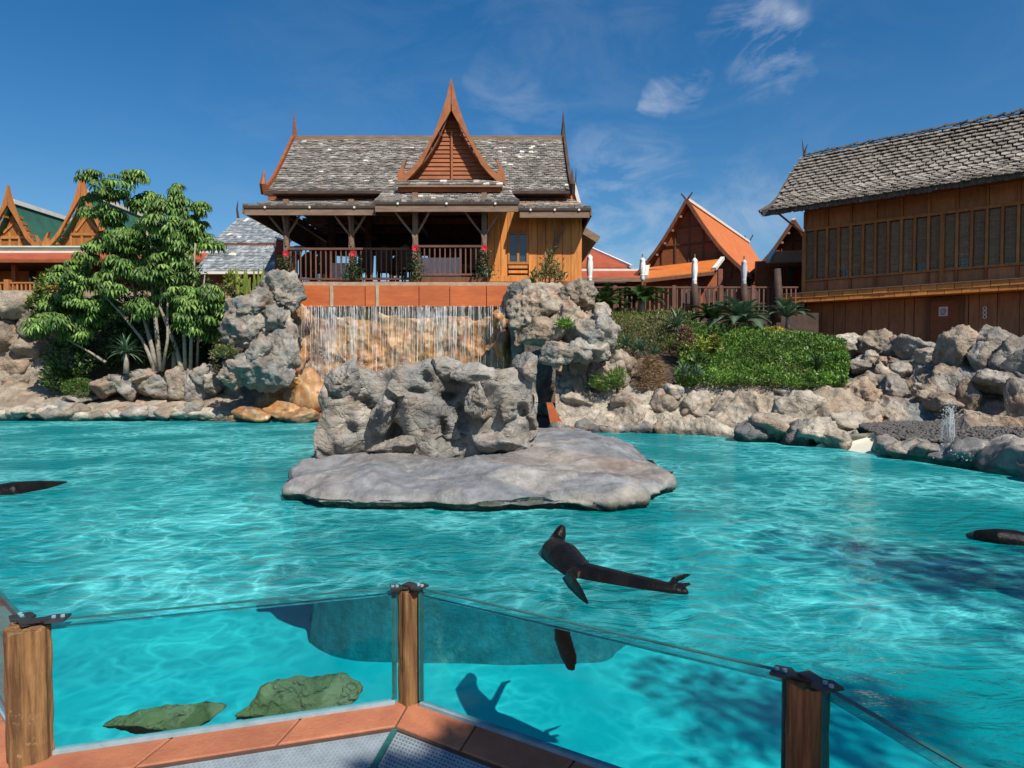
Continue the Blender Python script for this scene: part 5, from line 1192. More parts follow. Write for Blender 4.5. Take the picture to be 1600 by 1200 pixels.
lbb('fascia', WOOD_R, -300, 405, 330, 410, 27.95, .08); lbb('soffit', WOOD_D, -300, 409, 330, 411, 28.1, 3)
lbb('wall', WOOD_O, -300, 408, 330, 460, 30.6, .2); 
for px in (-120, -40, 24, 120, 200): lbb('post', WOOD_R, px-3, 410, px+3, 460, 28.6, .2)
lbb('floor', WOOD_B, -300, 456, 330, 464, 26.5, 4.5)
lbb('window', WINGL, 48, 418, 58, 440, 30.5, .05)
rl = thing('railing', 'orange wooden railing above the boulder wall at the left edge', 'railing', W(40, 458, 26)); railing(rl, (Xp(-200, 26), 26, 0), (Xp(160, 26), 26, 0), Zp(460, 26), Zp(442, 26), RAILO, .16, .05)
for px in (-100, 15, 130): ibb('post', RAILO, (Xp(px, 26)-.09, 25.91, Zp(460, 26)), (Xp(px, 26)+.09, 26.09, Zp(437, 26)), rl)
# grey roofed house
gh = thing('grey_roof_house', 'house with two-tier silvery shingle roof between the tree and the pavilion', 'building', W(380, 440, 28))
S1 = lambda u, v: Vector((lerp(Xp(322, 27), Xp(450, 27), u)+lerp(0, .35, v)*(1-u), lerp(27, 29.5, v), lerp(Zp(381, 27), Zp(341, 29.5), v)-.12*math.sin(v*math.pi)))
SGREY = [(.20, .225, .24), (.25, .275, .29), (.165, .185, .20), (.29, .31, .32)]
surf_mesh('roof', S1, 1, 4, WOOD_D, gh, .08); shingles('roof_shingles', S1, 20, 10, SHG, gh, SGREY, .025, 1, 14, .02)
S2 = lambda u, v: Vector((lerp(Xp(300, 25), Xp(452, 25), u), lerp(25.2, 26.9, v), lerp(Zp(424, 25.2), Zp(384, 26.9), v)-.08*math.sin(v*math.pi)))
surf_mesh('roof', S2, 1, 4, WOOD_D, gh, .08); shingles('lower_shingles', S2, 22, 9, SHG, gh, SGREY, .025, 1, 15, .01)
ibb('fascia', WOOD_B, (Xp(322, 26.9), 26.9, Zp(385, 26.9)), (Xp(448, 26.9), 27, Zp(381, 26.9)), gh); ibb('gutter', WHITE, (Xp(300, 25.1), 25.1, Zp(428, 25.1)), (Xp(452, 25.1), 25.2, Zp(424, 25.1)), gh)
ibb('wall', WOOD_B, (Xp(310, 26), 26.2, 3), (Xp(452, 26), 26.4, Zp(425, 26)), gh); m = MB(); q = S1(0, 1); m.tube([q, q+V((-.05, 0, .4)), q+V((0, 0, .75))], [.06, .04, .01], 5); m.build('finial', WOOD_D, gh)
rr_ = thing('red_gable', 'small red gable sliver beside the left pavilion post', 'building', W(440, 410, 24.5)); m = MB(); m.prism([W(432, 372, 24.5), W(446, 376, 24.5), W(452, 398, 24.5), W(430, 392, 24.5)], (0, .3, 0)); m.build('roof', RED_T, rr_); ibeam('roof_edge', WHITE, W(430, 371, 24.4), W(447, 376, 24.4), .08, .06, rr_)
ibb('wall', WOOD_R, (Xp(431, 24.7), 24.7, 3), (Xp(450, 24.7), 24.9, Zp(390, 24.7)), rr_)
# terraces
m = MB(); m.bb((-7.2, 19.9, 0), (2.4, 30, ZF-.3)); m.build('pavilion_terrace', STONEM, None, kind='structure')
ZT = Zp(489, 26)
m = MB(); m.bb((2.6, 25.9, 0), (11.6, 45, ZT)); m.bb((2.5, 23.5, 0), (4.5, 25.9, ZT)); m.build('right_terrace', WOOD_D, None, kind='structure')
m = MB(); m.bb((-30, 24.5, 0), (-7.3, 60, Zp(458, 26)-.05)); m.build('left_terrace', STONEM, None, kind='structure')
rl = thing('railing', 'long red-brown terrace railing between the pavilion and the right building', 'railing', (7, 26, ZT)); railing(rl, (Xp(912, 26), 26, 0), (Xp(1245, 26), 26, 0), ZT, Zp(449, 26), RAILM, .17, .05)
for px in (960, 1052, 1125, 1175): ibb('post', RAILM, (Xp(px, 26)-.07, 25.93, ZT), (Xp(px, 26)+.07, 26.07, Zp(446, 26)), rl)
# terrace chairs
for px, Y, rz, lb in ((1075, 27.2, 0, 'first dark chair from the left behind the terrace railing'), (1096, 27.4, 1, 'dark chair between the two right closed parasols, nearer the left one'), (1116, 27.2, .4, 'dark chair between the two right closed parasols, next to the orange post'), (1138, 27.3, -.5, 'dark chair left of the rightmost closed parasol'), (1180, 27.2, .2, 'dark chair right of the rightmost closed parasol')):
    clone(ch0, (Xp(px, Y), Y, ZT), rz, lb)['group'] = 'dark chairs on the right terrace'
# parasols
def parasol(px, py0, py1, Y, mat, label):
    x = Xp(px, Y); z0, z1 = Zp(py1, Y), Zp(py0, Y); th = thing('closed_parasol', label, 'parasol', (x, Y, ZT), 'closed parasols on the terrace')
    vs = []; n = 16; hs = [(0, .05), (.06, .085), (.2, .07), (.3, .085), (.5, .11), (.7, .105), (.84, .085), (.88, .10), (.95, .05), (1, .008)]
    for h, r in hs:
        for j in range(n): a = 6.283*j/n; q = r*(1+.28*(j % 2))*1.0; vs.append((x+q*math.cos(a+h*.8)*.9, Y+q*math.sin(a+h*.8), lerp(z0, z1, h)))
    npobj('canopy', np.array(vs), [(i*n+j, i*n+(j+1) % n, (i+1)*n+(j+1) % n, (i+1)*n+j) for i in range(len(hs)-1) for j in range(n)], mat, th, True)
    m = MB(); m.tube([(x, Y, ZT), (x, Y, z1+.12)], .03, 6); m.build('pole', WOOD_G, th); m = MB(); m.tube([(x, Y, z0+.18), (x, Y, z0+.23)], .095, 10); m.build('strap', mat, th)
parasol(921, 397, 442, 25.2, CLOTH, 'white closed parasol nearest the pavilion corner'); parasol(1003, 402, 438, 26.6, CLOTH, 'white closed parasol at the left foot of the orange roof')
parasol(1084, 402, 446, 26.6, CLOTH, 'white closed parasol in front of the low orange lean-to roof'); parasol(1161, 405, 446, 26.6, CLOTHG, 'greyish closed parasol in front of the right slope of the orange roof')
for px, lb in ((1084, 'dark shrub trunk below the third closed parasol'), (1161, 'dark shrub trunk below the rightmost closed parasol'), (1213, 'dark column at the right end of the terrace')):
    m = MB(); m.tube([(Xp(px, 25.7), 25.7, 3.0), (Xp(px, 25.7)+.05, 25.7, 3.8), (Xp(px, 25.7), 25.7, Zp(444 if px < 1200 else 420, 25.7))], [.15, .17, .12], 9); o = m.build('dark_post', WOOD_D, None, True); tagset(o, lb, 'post')
# ================================================================ VEGETATION
def leafcard(s_len, s_w, droop=.0):
    return [(0, 0, 0), (s_w, s_len*.45, -droop*.25*s_len), (0, s_len, -droop*s_len), (-s_w, s_len*.45, -droop*.25*s_len)]
def whorl_mesh(seed, n=9, r=.24, w_=.05, col=(.07, .14, .035), mat=LEAF):
    rd = random.Random(seed); vs = []; fs = []; cs = []
    for k in range(n):
        a = 6.283*k/n+rd.uniform(-.15, .15); l = r*rd.uniform(.8, 1.15); d = V((math.cos(a), math.sin(a), 0)); s = V((-d.y, d.x, 0)); g = rd.uniform(.75, 1.35); c = tuple(x*g for x in col)
        b = len(vs); ps = []
        for f, wf, dz in ((.12, .15, .0), (.4, .9, -.03), (.7, 1, -.30), (1.0, .12, -.72)):
            p = d*(l*(f if f < .8 else .86))+V((0, 0, dz*l)); ps += [p-s*w_*wf+V((0, 0, .012)), p+V((0, 0, -.004)), p+s*w_*wf+V((0, 0, .012))]
        vs += ps; cs += [c]*len(ps)
        for q in range(3):
            o = b+q*3; fs += [(o, o+1, o+4, o+3), (o+1, o+2, o+5, o+4)]
    return meshdata('leaf_whorl', [tuple(v) for v in vs], fs, mat, False, np.array(cs))
WH = [whorl_mesh(k, 10, .27, .034, ((.14, .25, .05), (.10, .20, .04), (.19, .31, .07), (.08, .15, .035))[k % 4]) for k in range(8)]
def mesh_np(me):
    v = np.empty(len(me.vertices)*3); me.vertices.foreach_get('co', v); c = np.empty(len(me.vertices)*4); me.color_attributes['Col'].data.foreach_get('color', c)
    return v.reshape(-1, 3), [tuple(p.vertices) for p in me.polygons], c.reshape(-1, 4)[:, :3]
WHn = [mesh_np(m_) for m_ in WH]
def leaf_tree(name, label, base, stems, blobs, nwh, seed, nsingle=300, size=1.0, cat='tree', tint=(1, 1, 1), bias=None):
    rd = random.Random(seed); th = thing(name, label, cat, base)
    for st in stems:
        m = MB(); n = len(st[0]); m.tube(st[0], [st[1]*(1-.65*i/(n-1)) for i in range(n)], 7); m.build('trunk', BARK, th, True)
    P = []
    tot = sum(b[3]**1 for b in blobs)
    sub = []
    for bx in blobs:
        for _ in range(7):
            o = V((rd.gauss(0, .5), rd.gauss(0, .5), rd.gauss(0, .5))); sub.append((V(bx[0])+V((o.x*bx[1], o.y*bx[1]*1.3, o.z*bx[2])), bx[1]*rd.uniform(.35, .6), bx[2]*rd.uniform(.3, .55), bx[3]/7*rd.uniform(.6, 1.4)))
    for bx in sub:
        k = int(nwh*bx[3]/tot)
        for _ in range(k):
            while True:
                q = V((rd.uniform(-1, 1), rd.uniform(-1, 1), rd.uniform(-1, 1)))
                if .25 < q.length < 1: break
            if rd.random() < .6: q = q.normalized()*rd.uniform(.8, 1.05)
            P.append((V(bx[0])+V((q.x*bx[1], q.y*bx[1], q.z*bx[2])), q))
    P.sort(key=lambda t: t[0].y)
    vs = []; fs = []; cs = []; nb = 0
    for i, (p, q) in enumerate(P):
        tilt = Euler((-.35*q.y*0+rd.uniform(-.3, .3)+.35*(-q.y < 0)*0+.3*(1 if q.y < 0 else -1)*abs(q.y), rd.uniform(-.3, .3)+.4*q.x, rd.uniform(0, 6.28)), 'ZYX'); s = size*rd.uniform(.7, 1.25)
        M_ = Matrix.Translation(p) @ (Euler((.35*abs(q.y), .35*q.x, 0)).to_matrix() @ Euler((rd.uniform(-.25, .25), rd.uniform(-.25, .25), rd.uniform(0, 6.28))).to_matrix()).to_4x4() @ Matrix.Scale(s, 4)
        k = rd.randrange(8)
        if i < nsingle: inst('leaf_whorl', WH[k], M_, th)
        else:
            v, f, c = WHn[k]; A = np.array(M_); vv = v@A[:3, :3].T+A[:3, 3]; vs.append(vv); cs.append(c*np.array(tint)); fs += [tuple(x+nb for x in ff) for ff in f]; nb += len(v)
    if vs: npobj('crown', np.concatenate(vs), fs, LEAF, th, False, np.concatenate(cs), 'stuff')
    return th
Yt = 18.9; T = lambda px, py, Y=Yt: W(px, py, Y)
stems = []
for pts, r in [([(245, 582), (238, 545), (226, 500), (205, 440), (178, 385)], .07), ([(243, 582), (232, 552), (222, 530), (190, 490), (163, 462)], .06), ([(165, 566), (140, 550), (105, 530)], .045), ([(250, 580), (246, 530), (240, 470), (232, 400), (228, 330)], .075),
               ([(284, 580), (276, 545), (262, 510), (250, 480), (255, 430)], .07), ([(290, 580), (288, 530), (288, 470), (290, 400)], .06), ([(298, 578), (299, 520), (302, 450), (305, 380)], .055), ([(254, 580), (262, 530), (262, 470), (250, 400)], .05), ([(308, 578), (309, 540), (314, 490), (320, 430)], .045), ([(240, 580), (236, 530), (210, 460), (200, 400)], .05)]:
    stems.append(([T(x, y, Yt+random.uniform(-.2, .3)) for x, y in pts], r))
def B(px, py, rx, ry, wt, Y=Yt): p = T(px, py, Y); return (p, rx*Y/F, ry*Y/F, wt)
blobs = [B(225, 300, 38, 24, 1.2), B(163, 332, 24, 18, .7), B(285, 335, 22, 26, .6), B(235, 360, 50, 34, 1.8), B(172, 378, 28, 18, .6), B(295, 370, 30, 30, 1.0), B(130, 430, 36, 30, 1.0), B(205, 425, 42, 24, 1.1), B(285, 430, 48, 40, 1.7), B(310, 480, 38, 32, 1.2), B(250, 470, 40, 20, .6),
         B(140, 470, 36, 20, .8), B(75, 505, 30, 26, .9), B(120, 500, 40, 26, 1.0), B(300, 505, 24, 12, .25), B(330, 500, 26, 30, .6), B(275, 300, 8, 14, .25), B(170, 300, 20, 8, .3)]
leaf_tree('umbrella_tree', 'big multi-stemmed tree with drooping hand-shaped leaves left of the waterfall', T(260, 582), stems, blobs, 2900, 5, 300, .74)
def leaf_cloud(name, label, cat, blobs, n, sz, cols, mat=LEAF, seed=0, kind=None, parent=None, up=.5, group=None, wd=.35, stem=None):
    r = np.random.default_rng(seed); P = []
    tot = sum(b[4] for b in blobs)
    for (c, rx, ry, rz, wt) in blobs:
        k = int(n*wt/tot); q = r.normal(size=(k, 3)); q /= np.linalg.norm(q, axis=1)[:, None]; q *= r.uniform(.3, 1.05, (k, 1))**.4
        P.append(np.array(c)+q*np.array([rx, ry, rz]))
    P = np.concatenate(P); k = len(P)
    return leaves_at(name, label, cat, P, r, sz, cols, mat, kind, parent, up, group, wd, stem)
def leaves_at(name, label, cat, P, r, sz, cols, mat, kind, parent, up, group, wd, stem=None):
    k = len(P); d = r.normal(size=(k, 3)); d[:, 2] = np.abs(d[:, 2])*up*2; d /= np.linalg.norm(d, axis=1)[:, None]
    s = np.cross(d, r.normal(size=(k, 3))); s /= np.linalg.norm(s, axis=1)[:, None]; l = sz*r.uniform(.5, 1.5, (k, 1)); ww = l*wd
    a = P; b = P+d*l*.5+s*ww*.5; c = P+d*l; e_ = P+d*l*.5-s*ww*.5
    vs = np.stack([a, b, c, e_], 1).reshape(-1, 3); fs = np.arange(k*4).reshape(k, 4)
    ca = np.array(cols)[r.integers(0, len(cols), k)]*r.uniform(.7, 1.3, (k, 1))*(1+.55*fbm(P*1.1, 77, 3))[:, None]; cs = np.repeat(ca, 4, 0)
    if label and parent is None and kind is None:
        th = thing(name, label, cat, (P[:, 0].mean(), P[:, 1].mean(), P[:, 2].min()), group); npobj('foliage', vs, fs.tolist(), mat, th, False, cs)
        if stem:
            m = MB(); 
            for p0, p1, rr_ in stem: m.tube([p0, (Vector(p0)+Vector(p1))/2+V((.03, 0, .02)), p1], [rr_, rr_*.8, rr_*.5], 6)
            m.build('stem', BARK, th)
        return th
    o = npobj(name, vs, fs.tolist(), mat, parent, False, cs, kind)
    if label: tagset(o, label, cat, group)
    return o
def Bb(px, py, rx, ry, wt, Y, dp=.5): s = Y/F; return (tuple(W(px, py, Y)), rx*s, dp, ry*s, wt)
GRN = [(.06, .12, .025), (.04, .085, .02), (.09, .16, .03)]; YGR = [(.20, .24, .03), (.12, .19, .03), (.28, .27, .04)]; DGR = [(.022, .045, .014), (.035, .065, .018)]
leaf_cloud('laurel_shrub', 'yellow-green leafy shrub left of the big tree', 'shrub', [Bb(92, 455, 34, 34, 1, 19.6), Bb(70, 480, 22, 22, .6, 19.5), Bb(115, 490, 40, 26, .8, 19.6)], 3200, .13, YGR+GRN, seed=1, wd=.5, stem=[(W(100, 580, 19.6), W(92, 480, 19.6), .05)])
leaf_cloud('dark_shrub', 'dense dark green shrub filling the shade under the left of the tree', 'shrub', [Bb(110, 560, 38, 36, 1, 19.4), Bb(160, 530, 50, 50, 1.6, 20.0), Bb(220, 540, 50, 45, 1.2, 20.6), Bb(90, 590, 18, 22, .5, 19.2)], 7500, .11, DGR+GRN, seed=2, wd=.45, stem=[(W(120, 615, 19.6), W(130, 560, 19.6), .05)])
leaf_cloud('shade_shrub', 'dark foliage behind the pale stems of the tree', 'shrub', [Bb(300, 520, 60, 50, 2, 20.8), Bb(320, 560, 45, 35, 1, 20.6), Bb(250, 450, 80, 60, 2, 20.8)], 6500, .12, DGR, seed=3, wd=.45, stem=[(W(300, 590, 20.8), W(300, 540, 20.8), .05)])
leaf_cloud('clipped_bush', 'small fine-leaved rounded bush at the foot of the left wall', 'shrub', [Bb(124, 608, 26, 17, 1, 18.8, .35)], 2600, .06, [(.09, .16, .03), (.06, .12, .025)], seed=4, wd=.35, stem=[(W(124, 625, 18.8), W(124, 610, 18.8), .03)])
# long-leaved rosettes (yucca, agave, cycad, palm)
def frond_mesh(kind, seed, length=.5, mat=LEAFD):
    r = random.Random(seed); m = MB()
    if kind == 'blade':
        n = 4; w0 = length*.07; L_ = []
        for i in range(n+1):
            f = i/n; x = length*f; z = length*(.35*f-.45*f*f); ww = w0*(1-f)**.6*(.6+.8*f if f < .5 else 1); L_.append(((x, -ww, z+ww*.5), (x, 0, z), (x, ww, z+ww*.5)))
        vs = [p for t in L_ for p in t]; fs = []
        for i in range(n): o = i*3; fs += [(o, o+1, o+4, o+3), (o+1, o+2, o+5, o+4)]
        m.add(vs, fs)
    else:
        n = 26; rach = []
        for i in range(n+1):
            f = i/n; rach.append(V((length*f*(1-.12*f), 0, length*(.42*f-.62*f*f))))
        m.tube(rach[::3]+[rach[-1]], .006+.01*length, 4)
        for i in range(2, n+1):
            f = i/n; ll = length*.26*math.sin(math.pi*min(1, f*.85+.12)); p = rach[i]; t = (rach[i]-rach[i-1]).normalized()
            for sg in (-1, 1):
                q = p+V((ll*.45, sg*ll*.85, ll*.22-ll*.3*f)); s_ = t*.012*(1+length); m.add([p-s_, p+s_, q], [(0, 1, 2)])
    return meshdata('frond_'+kind, m.v, m.f, mat)
def rosette(name, label, cat, p, kind, n, length, mat, trunk=0, seed=0, elev=(-.2, 1.2), group=None, leafname='frond', r_tr=.07):
    r = random.Random(seed); p = Vector(p); th = thing(name, label, cat, p, group); me = [frond_mesh(kind, k, length, mat) for k in range(2)]; top = p+V((0, 0, trunk))
    if trunk: m = MB(); m.tube([p-V((0, 0, .1)), p+V((0.01, 0, trunk*.5)), top], [r_tr*1.15, r_tr, r_tr*.9], 8); m.build('trunk', BARK, th, True)
    for k in range(n):
        az = k*2.4+r.uniform(-.2, .2); el = lerp(elev[0], elev[1], (k+.5)/n)+r.uniform(-.1, .1)
        M_ = Matrix.Translation(top) @ Matrix.Rotation(az, 4, 'Z') @ Matrix.Rotation(-el, 4, 'Y') @ Matrix.Scale(r.uniform(.8, 1.15), 4); inst(leafname, r.choice(me), M_, th)
    return th
rosette('yucca', 'short yucca with a spiky head on a thin stem in front of the tree shade', 'yucca', W(197, 578, 18.5), 'blade', 46, .55, LEAFG, .45, 1, (-.5, 1.4), leafname='leaf')
rosette('yucca', 'darker yucca almost hidden between the pale stems of the tree', 'yucca', W(272, 580, 19.2), 'blade', 36, .5, LEAFD, .55, 2, (-.5, 1.4), leafname='leaf')
# candelabra euphorbia
th = thing('candelabra_cactus', 'cluster of upright yellow-green cactus stems on top of the left outcrop', 'cactus', W(385, 462, 19.3)); r_ = random.Random(4)
for k in range(30):
    px = r_.uniform(360, 412); m = MB(); Y = 19.3+r_.uniform(-.3, .3); b = W(px, 462+r_.uniform(-4, 8), Y); t = W(px+(px-386)*.15+r_.uniform(-3, 3), r_.uniform(414, 438), Y); m.tube([b, b.lerp(t, .5)+V((r_.uniform(-.03, .03), 0, 0)), t], [.028, .034, .018], 5); m.build('stem', LEAFY, th)
leaf_cloud('croton_shrub', 'small yellowing shrub left of the upright cactus', 'shrub', [Bb(362, 446, 12, 18, 1, 19.2, .25)], 300, .14, YGR, seed=6, wd=.4, stem=[(W(362, 470, 19.2), W(362, 446, 19.2), .02)])
leaf_cloud('mossy_tuft', 'grey-green tuft growing on the left outcrop ledge', 'plant', [Bb(352, 550, 16, 11, 1, 17.2, .3)], 900, .08, [(.16, .17, .06), (.10, .13, .04)], seed=7, stem=[(W(352, 560, 17.2), W(352, 552, 17.2), .02)])
leaf_cloud('trailing_plant', 'dry brown and green tangle right of the pale stems', 'plant', [Bb(352, 480, 22, 40, 1, 18.9, .3), Bb(345, 560, 14, 30, .5, 18.6, .3)], 1500, .09, [(.12, .10, .05), (.05, .08, .03), (.14, .09, .05)], seed=8, stem=[(W(350, 590, 18.8), W(350, 500, 18.8), .03)])
# hedge slope
sup = [[W(955, 488, 22.5), W(1040, 492, 22.0), W(1120, 496, 21.0), W(1200, 500, 20.0), W(1290, 520, 19.0), W(1330, 540, 18.2)],
       [W(955, 520, 20.2), W(1040, 520, 19.8), W(1120, 522, 19.2), W(1200, 524, 18.6), W(1290, 540, 17.8), W(1330, 560, 17.0)],
       [W(960, 560, 18.6), W(1040, 560, 18.2), W(1120, 560, 17.6), W(1200, 560, 16.9), W(1285, 570, 16.2), W(1325, 580, 15.8)],
       [W(965, 596, 17.2), W(1040, 606, 16.8), W(1120, 606, 16.2), W(1200, 606, 15.6), W(1285, 610, 15.1), W(1320, 608, 15.0)],
       [W(965, 620, 17.0), W(1040, 622, 16.6), W(1120, 622, 16.0), W(1200, 622, 15.4), W(1285, 622, 14.9), W(1320, 620, 14.9)]]
C = sheet_points(sup, 60, 30); npobj('planted_bank', C.reshape(-1, 3)+np.array([0, .15, -.12]), grid_faces(60, 30), SOIL, None, True, kind='structure')
C = sheet_points(sup, 420, 200); r = np.random.default_rng(3)
def scat(n, u0, u1, v0, v1, h, r):
    i = (r.uniform(u0, u1, n)*419).astype(int); j = (r.uniform(v0, v1, n)*199).astype(int); P = C[i, j]; du = r.uniform(-.02, .02, (n, 3)); nm = np.array([-.25, -.75, .6]); hh = r.uniform(0, 1, (n, 1))**.6*h
    bump = (.5+.9*np.abs(fbm(P*2.2, 7, 3))+.3*fbm(P*.8, 8, 2))[:, None]; return P+du+nm*hh*bump
P = np.concatenate([scat(40000, .22, .985, .20, .80, .62, r), scat(22000, .5, 1.0, .0, .45, .55, r)]); msk = (P[:, 2] < 9); uu = P[:, 0]/P[:, 1]
pxs = 800+F*P[:, 0]/P[:, 1]; pys = 566-F*(P[:, 2]-EYE)/P[:, 1]; nz = fbm(P*1.5, 9, 3)*16
keep = (pxs < 1318+nz-(612-pys)*.25+20) & (pys > 497+.13*(pxs-1060)+nz*.6) & (pxs > 1060+nz); P = P[keep]
leaves_at('hedge_foliage', 'bright green fine-leaved ground cover over the bank below the terrace', 'ground cover', P, r, .065, [(.12, .27, .03), (.08, .20, .02), (.17, .32, .045), (.04, .10, .018), (.16, .22, .05)], LEAF, 'stuff', None, .8, None, .4)
P = scat(9000, .02, .32, .02, .45, .35, r)
leaves_at('mixed_ground_cover', 'olive green undergrowth at the top left of the planted bank', 'ground cover', P, r, .08, [(.10, .15, .03), (.07, .11, .02), (.17, .13, .06)], LEAF, 'stuff', None, .8, None, .35)
leaf_cloud('dry_grass_plant', 'dry brown hanging plant at the left end of the bank', 'plant', [Bb(1018, 590, 22, 36, 1, 16.4, .3)], 2600, .11, [(.26, .15, .07), (.18, .10, .05), (.30, .20, .11)], seed=12, wd=.14, up=.1, stem=[(W(1018, 618, 16.4), W(1018, 600, 16.4), .02)])
leaf_cloud('russet_shrub', 'russet brown upright clump in front of the long hedge', 'shrub', [Bb(1072, 540, 13, 32, 1, 18.0, .25)], 1500, .10, [(.20, .12, .07), (.14, .09, .05)], seed=13, wd=.25, stem=[(W(1072, 575, 18.0), W(1072, 545, 18.0), .02)])
leaf_cloud('fern_tuft', 'fresh green fern tuft on the pale rock wall right of the cave', 'plant', [Bb(945, 600, 24, 12, 1, 16.2, .25), Bb(965, 592, 14, 16, .6, 16.3, .25)], 900, .16, [(.12, .22, .03), (.08, .17, .03)], seed=14, wd=.12, stem=[(W(948, 612, 16.3), W(948, 602, 16.3), .02)])
leaf_cloud('fern_tuft', 'small green tuft in the crevice of the right outcrop', 'plant', [Bb(882, 508, 12, 7, 1, 16.1, .2)], 320, .14, [(.14, .26, .03), (.08, .17, .03)], seed=15, wd=.14, stem=[(W(882, 516, 16.3), W(882, 510, 16.3), .02)])
leaf_cloud('yellow_flower_bush', 'small bush with yellow-orange flowers at the far end of the bank', 'shrub', [Bb(1208, 520, 20, 7, 1, 18.2, .25)], 700, .09, [(.55, .30, .03), (.40, .30, .04), (.14, .2, .03)], seed=16, wd=.5, stem=[(W(1208, 530, 18.3), W(1208, 522, 18.3), .02)])
rosette('aloe', 'large grey-green aloe clump at the left top of the bank', 'aloe', W(1000, 548, 17.4), 'blade', 60, .42, LEAFG, 0, 21, (-.4, 1.3), leafname='leaf'); rosette('aloe', 'smaller aloe just left of the large aloe clump', 'aloe', W(978, 540, 17.3), 'blade', 44, .36, LEAFG, 0, 22, (-.4, 1.3), leafname='leaf')
rosette('aloe', 'aloe right of the large clump, partly in front of the russet plant', 'aloe', W(1022, 556, 17.2), 'blade', 44, .34, LEAFG, 0, 23, (-.4, 1.3), leafname='leaf')
rosette('agave', 'blue-green agave standing below the terrace railing', 'agave', W(1057, 520, 19.2), 'blade', 40, .62, LEAFG, .15, 24, (-.3, 1.4), leafname='leaf')
rosette('spiky_plant', 'light spiky rosette low on the left of the hedge', 'yucca', W(1068, 588, 16.0), 'blade', 34, .40, LEAFG, 0, 25, (.0, 1.4), leafname='leaf'); rosette('spiky_plant', 'second light rosette right beside the first, at the hedge foot', 'yucca', W(1090, 590, 15.9), 'blade', 34, .36, LEAFG, 0, 26, (.0, 1.4), leafname='leaf')
rosette('spiky_plant', 'upright aloe with dark gap at the far right of the hedge', 'yucca', W(1277, 580, 15.4), 'blade', 24, .5, LEAFD, 0, 27, (.5, 1.4), leafname='leaf')
rosette('cycad', 'wide dark green cycad in front of the terrace railing', 'cycad', W(1002, 482, 22.5), 'feather', 30, 1.0, LEAFD, .25, 31, (-.05, .75), r_tr=.12)
rosette('cycad', 'pale green cycad with brown heart on top of the hedge', 'cycad', W(1158, 515, 19.0), 'feather', 34, 1.0, LEAFG, .2, 32, (-.1, 1.1), r_tr=.15)
rosette('cycad', 'narrow-leaved cycad at the left end of the terrace railing', 'cycad', W(945, 488, 22.0), 'feather', 24, .9, LEAFD, .2, 33, (.0, 1.0), r_tr=.12)
rosette('small_palm', 'small silvery palm before the dark gap left of the timber building', 'palm', W(1230, 512, 20.0), 'feather', 16, .85, LEAFG, .3, 34, (.1, 1.2), r_tr=.06)
rosette('cycad', 'dark cycad tucked left of the pale cycad on the hedge', 'cycad', W(1110, 505, 20.0), 'feather', 22, .8, LEAFD, .1, 35, (.0, .9), r_tr=.1)
r7 = random.Random(77)
for k in range(9):
    px = r7.uniform(1075, 1300); py = 515+.16*(px-1075)+r7.uniform(-4, 60)
    leaf_cloud('bushy_shrub', ['lone darker sprig rising at the far left of the hedge', 'loose sprig in the upper middle of the hedge', 'dark leafy tuft low in the hedge', 'pale leafy tuft near the hedge top', 'small dark clump at the hedge centre', 'ragged tuft towards the right of the hedge', 'leafy tuft at the hedge shoulder', 'yellowish tuft within the hedge', 'dark tuft by the right end of the hedge'][k], 'shrub', [Bb(px, py, r7.uniform(8, 16), r7.uniform(8, 15), 1, 17.2-(py-540)*.02, .25)], 420, r7.uniform(.09, .15), GRN if k % 3 else YGR, seed=90+k, wd=r7.uniform(.2, .4), group='tufts in the hedge', stem=[(W(px, py+14, 17.3-(py-540)*.02), W(px, py, 17.3-(py-540)*.02), .015)])
# plants on the right outcrop in front of the cabin
th = thing('oleander', 'leggy shrub with tufted branches in front of the cabin planks', 'shrub', W(860, 448, 18.0)); rd = random.Random(9); vs = []
st_ = [((850, 450), (852, 405)), ((856, 450), (862, 390)), ((862, 450), (872, 415)), ((846, 450), (838, 425)), ((866, 450), (880, 430)), ((858, 450), (858, 420))]
P = []
for (a, b) in st_:
    A, Bq = W(*a, 18.0), W(*b, 17.9+rd.uniform(-.2, .2)); m = MB(); m.tube([A, A.lerp(Bq, .5)+V((.04, 0, 0)), Bq], [.025, .018, .01], 5); m.build('branch', BARK, th)
    for k in range(90): f = rd.uniform(.45, 1.05); q = A.lerp(Bq, f); P.append(tuple(q+V((rd.gauss(0, .07), rd.gauss(0, .07), rd.gauss(0, .05)))))
leaves_at('foliage', None, None, np.array(P), np.random.default_rng(4), .14, [(.17, .19, .06), (.10, .14, .04), (.24, .20, .08)], LEAF, None, th, .7, None, .22)
rosette('snake_plant', 'upright dark spiky leaves on the outcrop left of the oleander', 'plant', W(832, 452, 17.6), 'blade', 16, .45, LEAFD, 0, 41, (.9, 1.5), leafname='leaf')
leaf_cloud('distant_palm_tops', 'dark palm tops seen through the pavilion above the railing', 'palm', [Bb(533, 396, 12, 5, 1, 30, .4)], 300, .35, DGR+GRN, seed=18, wd=.1, stem=[(W(533, 440, 30), W(533, 398, 30), .08)])
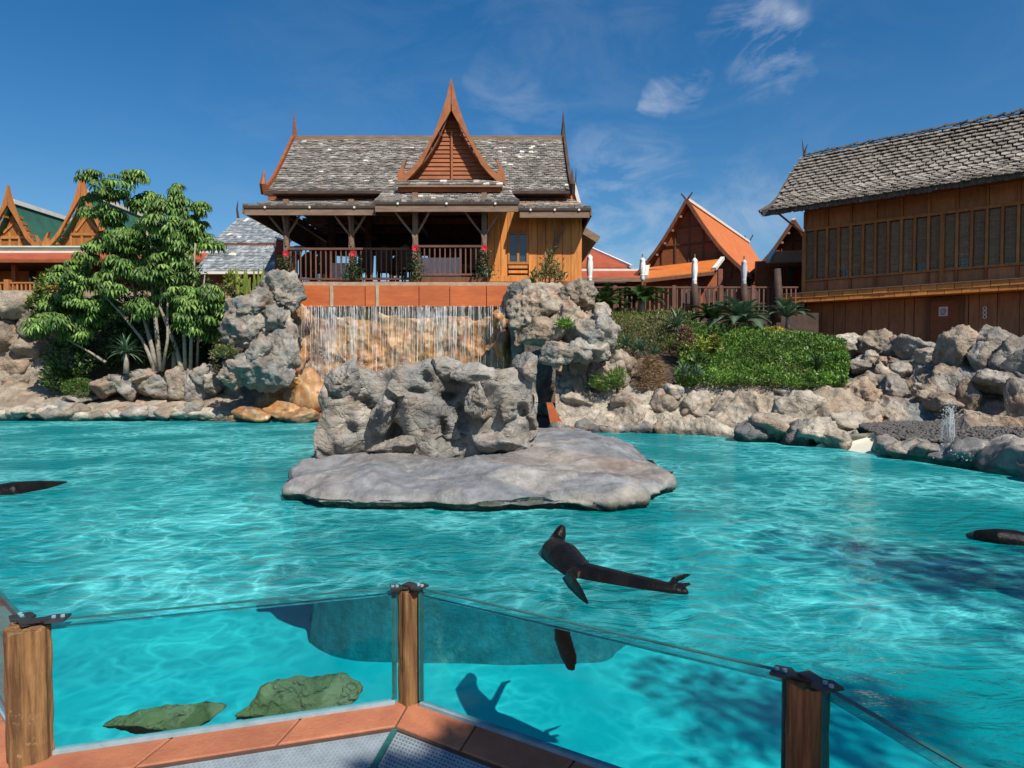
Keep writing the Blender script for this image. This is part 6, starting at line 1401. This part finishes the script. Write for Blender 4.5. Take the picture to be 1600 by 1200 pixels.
# broadleaf trees behind the photographer on the right: they shade the right-hand water and coping
def shade_tree(label, base, H, blobs, n, seed):
    th = thing('shade_tree', label, 'tree', base, 'trees beside the viewing deck'); rd = random.Random(seed); b = Vector(base)
    m = MB(); m.tube([b, b+V((.1, .05, H*.35)), b+V((.0, .1, H*.7))], [.18, .13, .07], 9); m.build('trunk', BARK, th, True)
    for c, r1, r2 in blobs:
        m = MB(); m.tube([b+V((.05, .05, H*.4)), (b+V((0, 0, H*.4))).lerp(Vector(c), .6)+V((0, 0, .1)), Vector(c)], [.08, .05, .02], 6); m.build('branch', BARK, th)
    leaves = [(c, r1, r1, r2, r1*r1) for c, r1, r2 in blobs]; r = np.random.default_rng(seed); P = []
    tot = sum(x[4] for x in leaves)
    for (c, rx, ry, rz, wt) in leaves:
        k = int(n*wt/tot); q = r.normal(size=(k, 3)); q /= np.linalg.norm(q, axis=1)[:, None]; q *= r.uniform(.1, 1.0, (k, 1))**.5; P.append(np.array(c)+q*np.array([rx, ry, rz]))
    leaves_at('crown', None, None, np.concatenate(P), r, .16, GRN, LEAF, 'stuff', th, .5, None, .45); return th
def castpt(px, py, z, h):
    g = G(px, py, z); return g+to_sun*((h-z)/to_sun.z)
s1 = [(castpt(1330, 860, 0, 9.6), .75, .6), (castpt(1450, 890, 0, 9.4), .70, .6), (castpt(1560, 910, 0, 9.6), .7, .6), (castpt(1500, 960, 0, 9.2), .55, .5), (castpt(1700, 900, 0, 9.4), .9, .7)]
bb_ = sum((V(c) for c, _, _ in s1), Vector())/len(s1); print('shade tree 1', [tuple(round(x, 1) for x in c) for c, _, _ in s1])
shade_tree('broadleaf tree outside the frame shading the right-hand water', (bb_.x+.6, bb_.y-.3, -.8), 11, s1, 1000, 51)
s2 = [(castpt(780, 1190, COPZ, 8.9), .32, .3), (castpt(880, 1215, COPZ, 8.8), .35, .3), (castpt(1080, 1260, COPZ, 8.9), .3, .3), (castpt(640, 1230, COPZ, 8.8), .25, .2), (castpt(1290, 1190, -.4, 8.8), .16, .2)]
bb2 = sum((V(c) for c, _, _ in s2), Vector())/len(s2); print('shade tree 2', [tuple(round(x, 1) for x in c) for c, _, _ in s2])
shade_tree('second leafy tree outside the frame dappling the coping and right post', (bb2.x+.8, bb2.y-.8, -.8), 10.5, s2, 3000, 52)
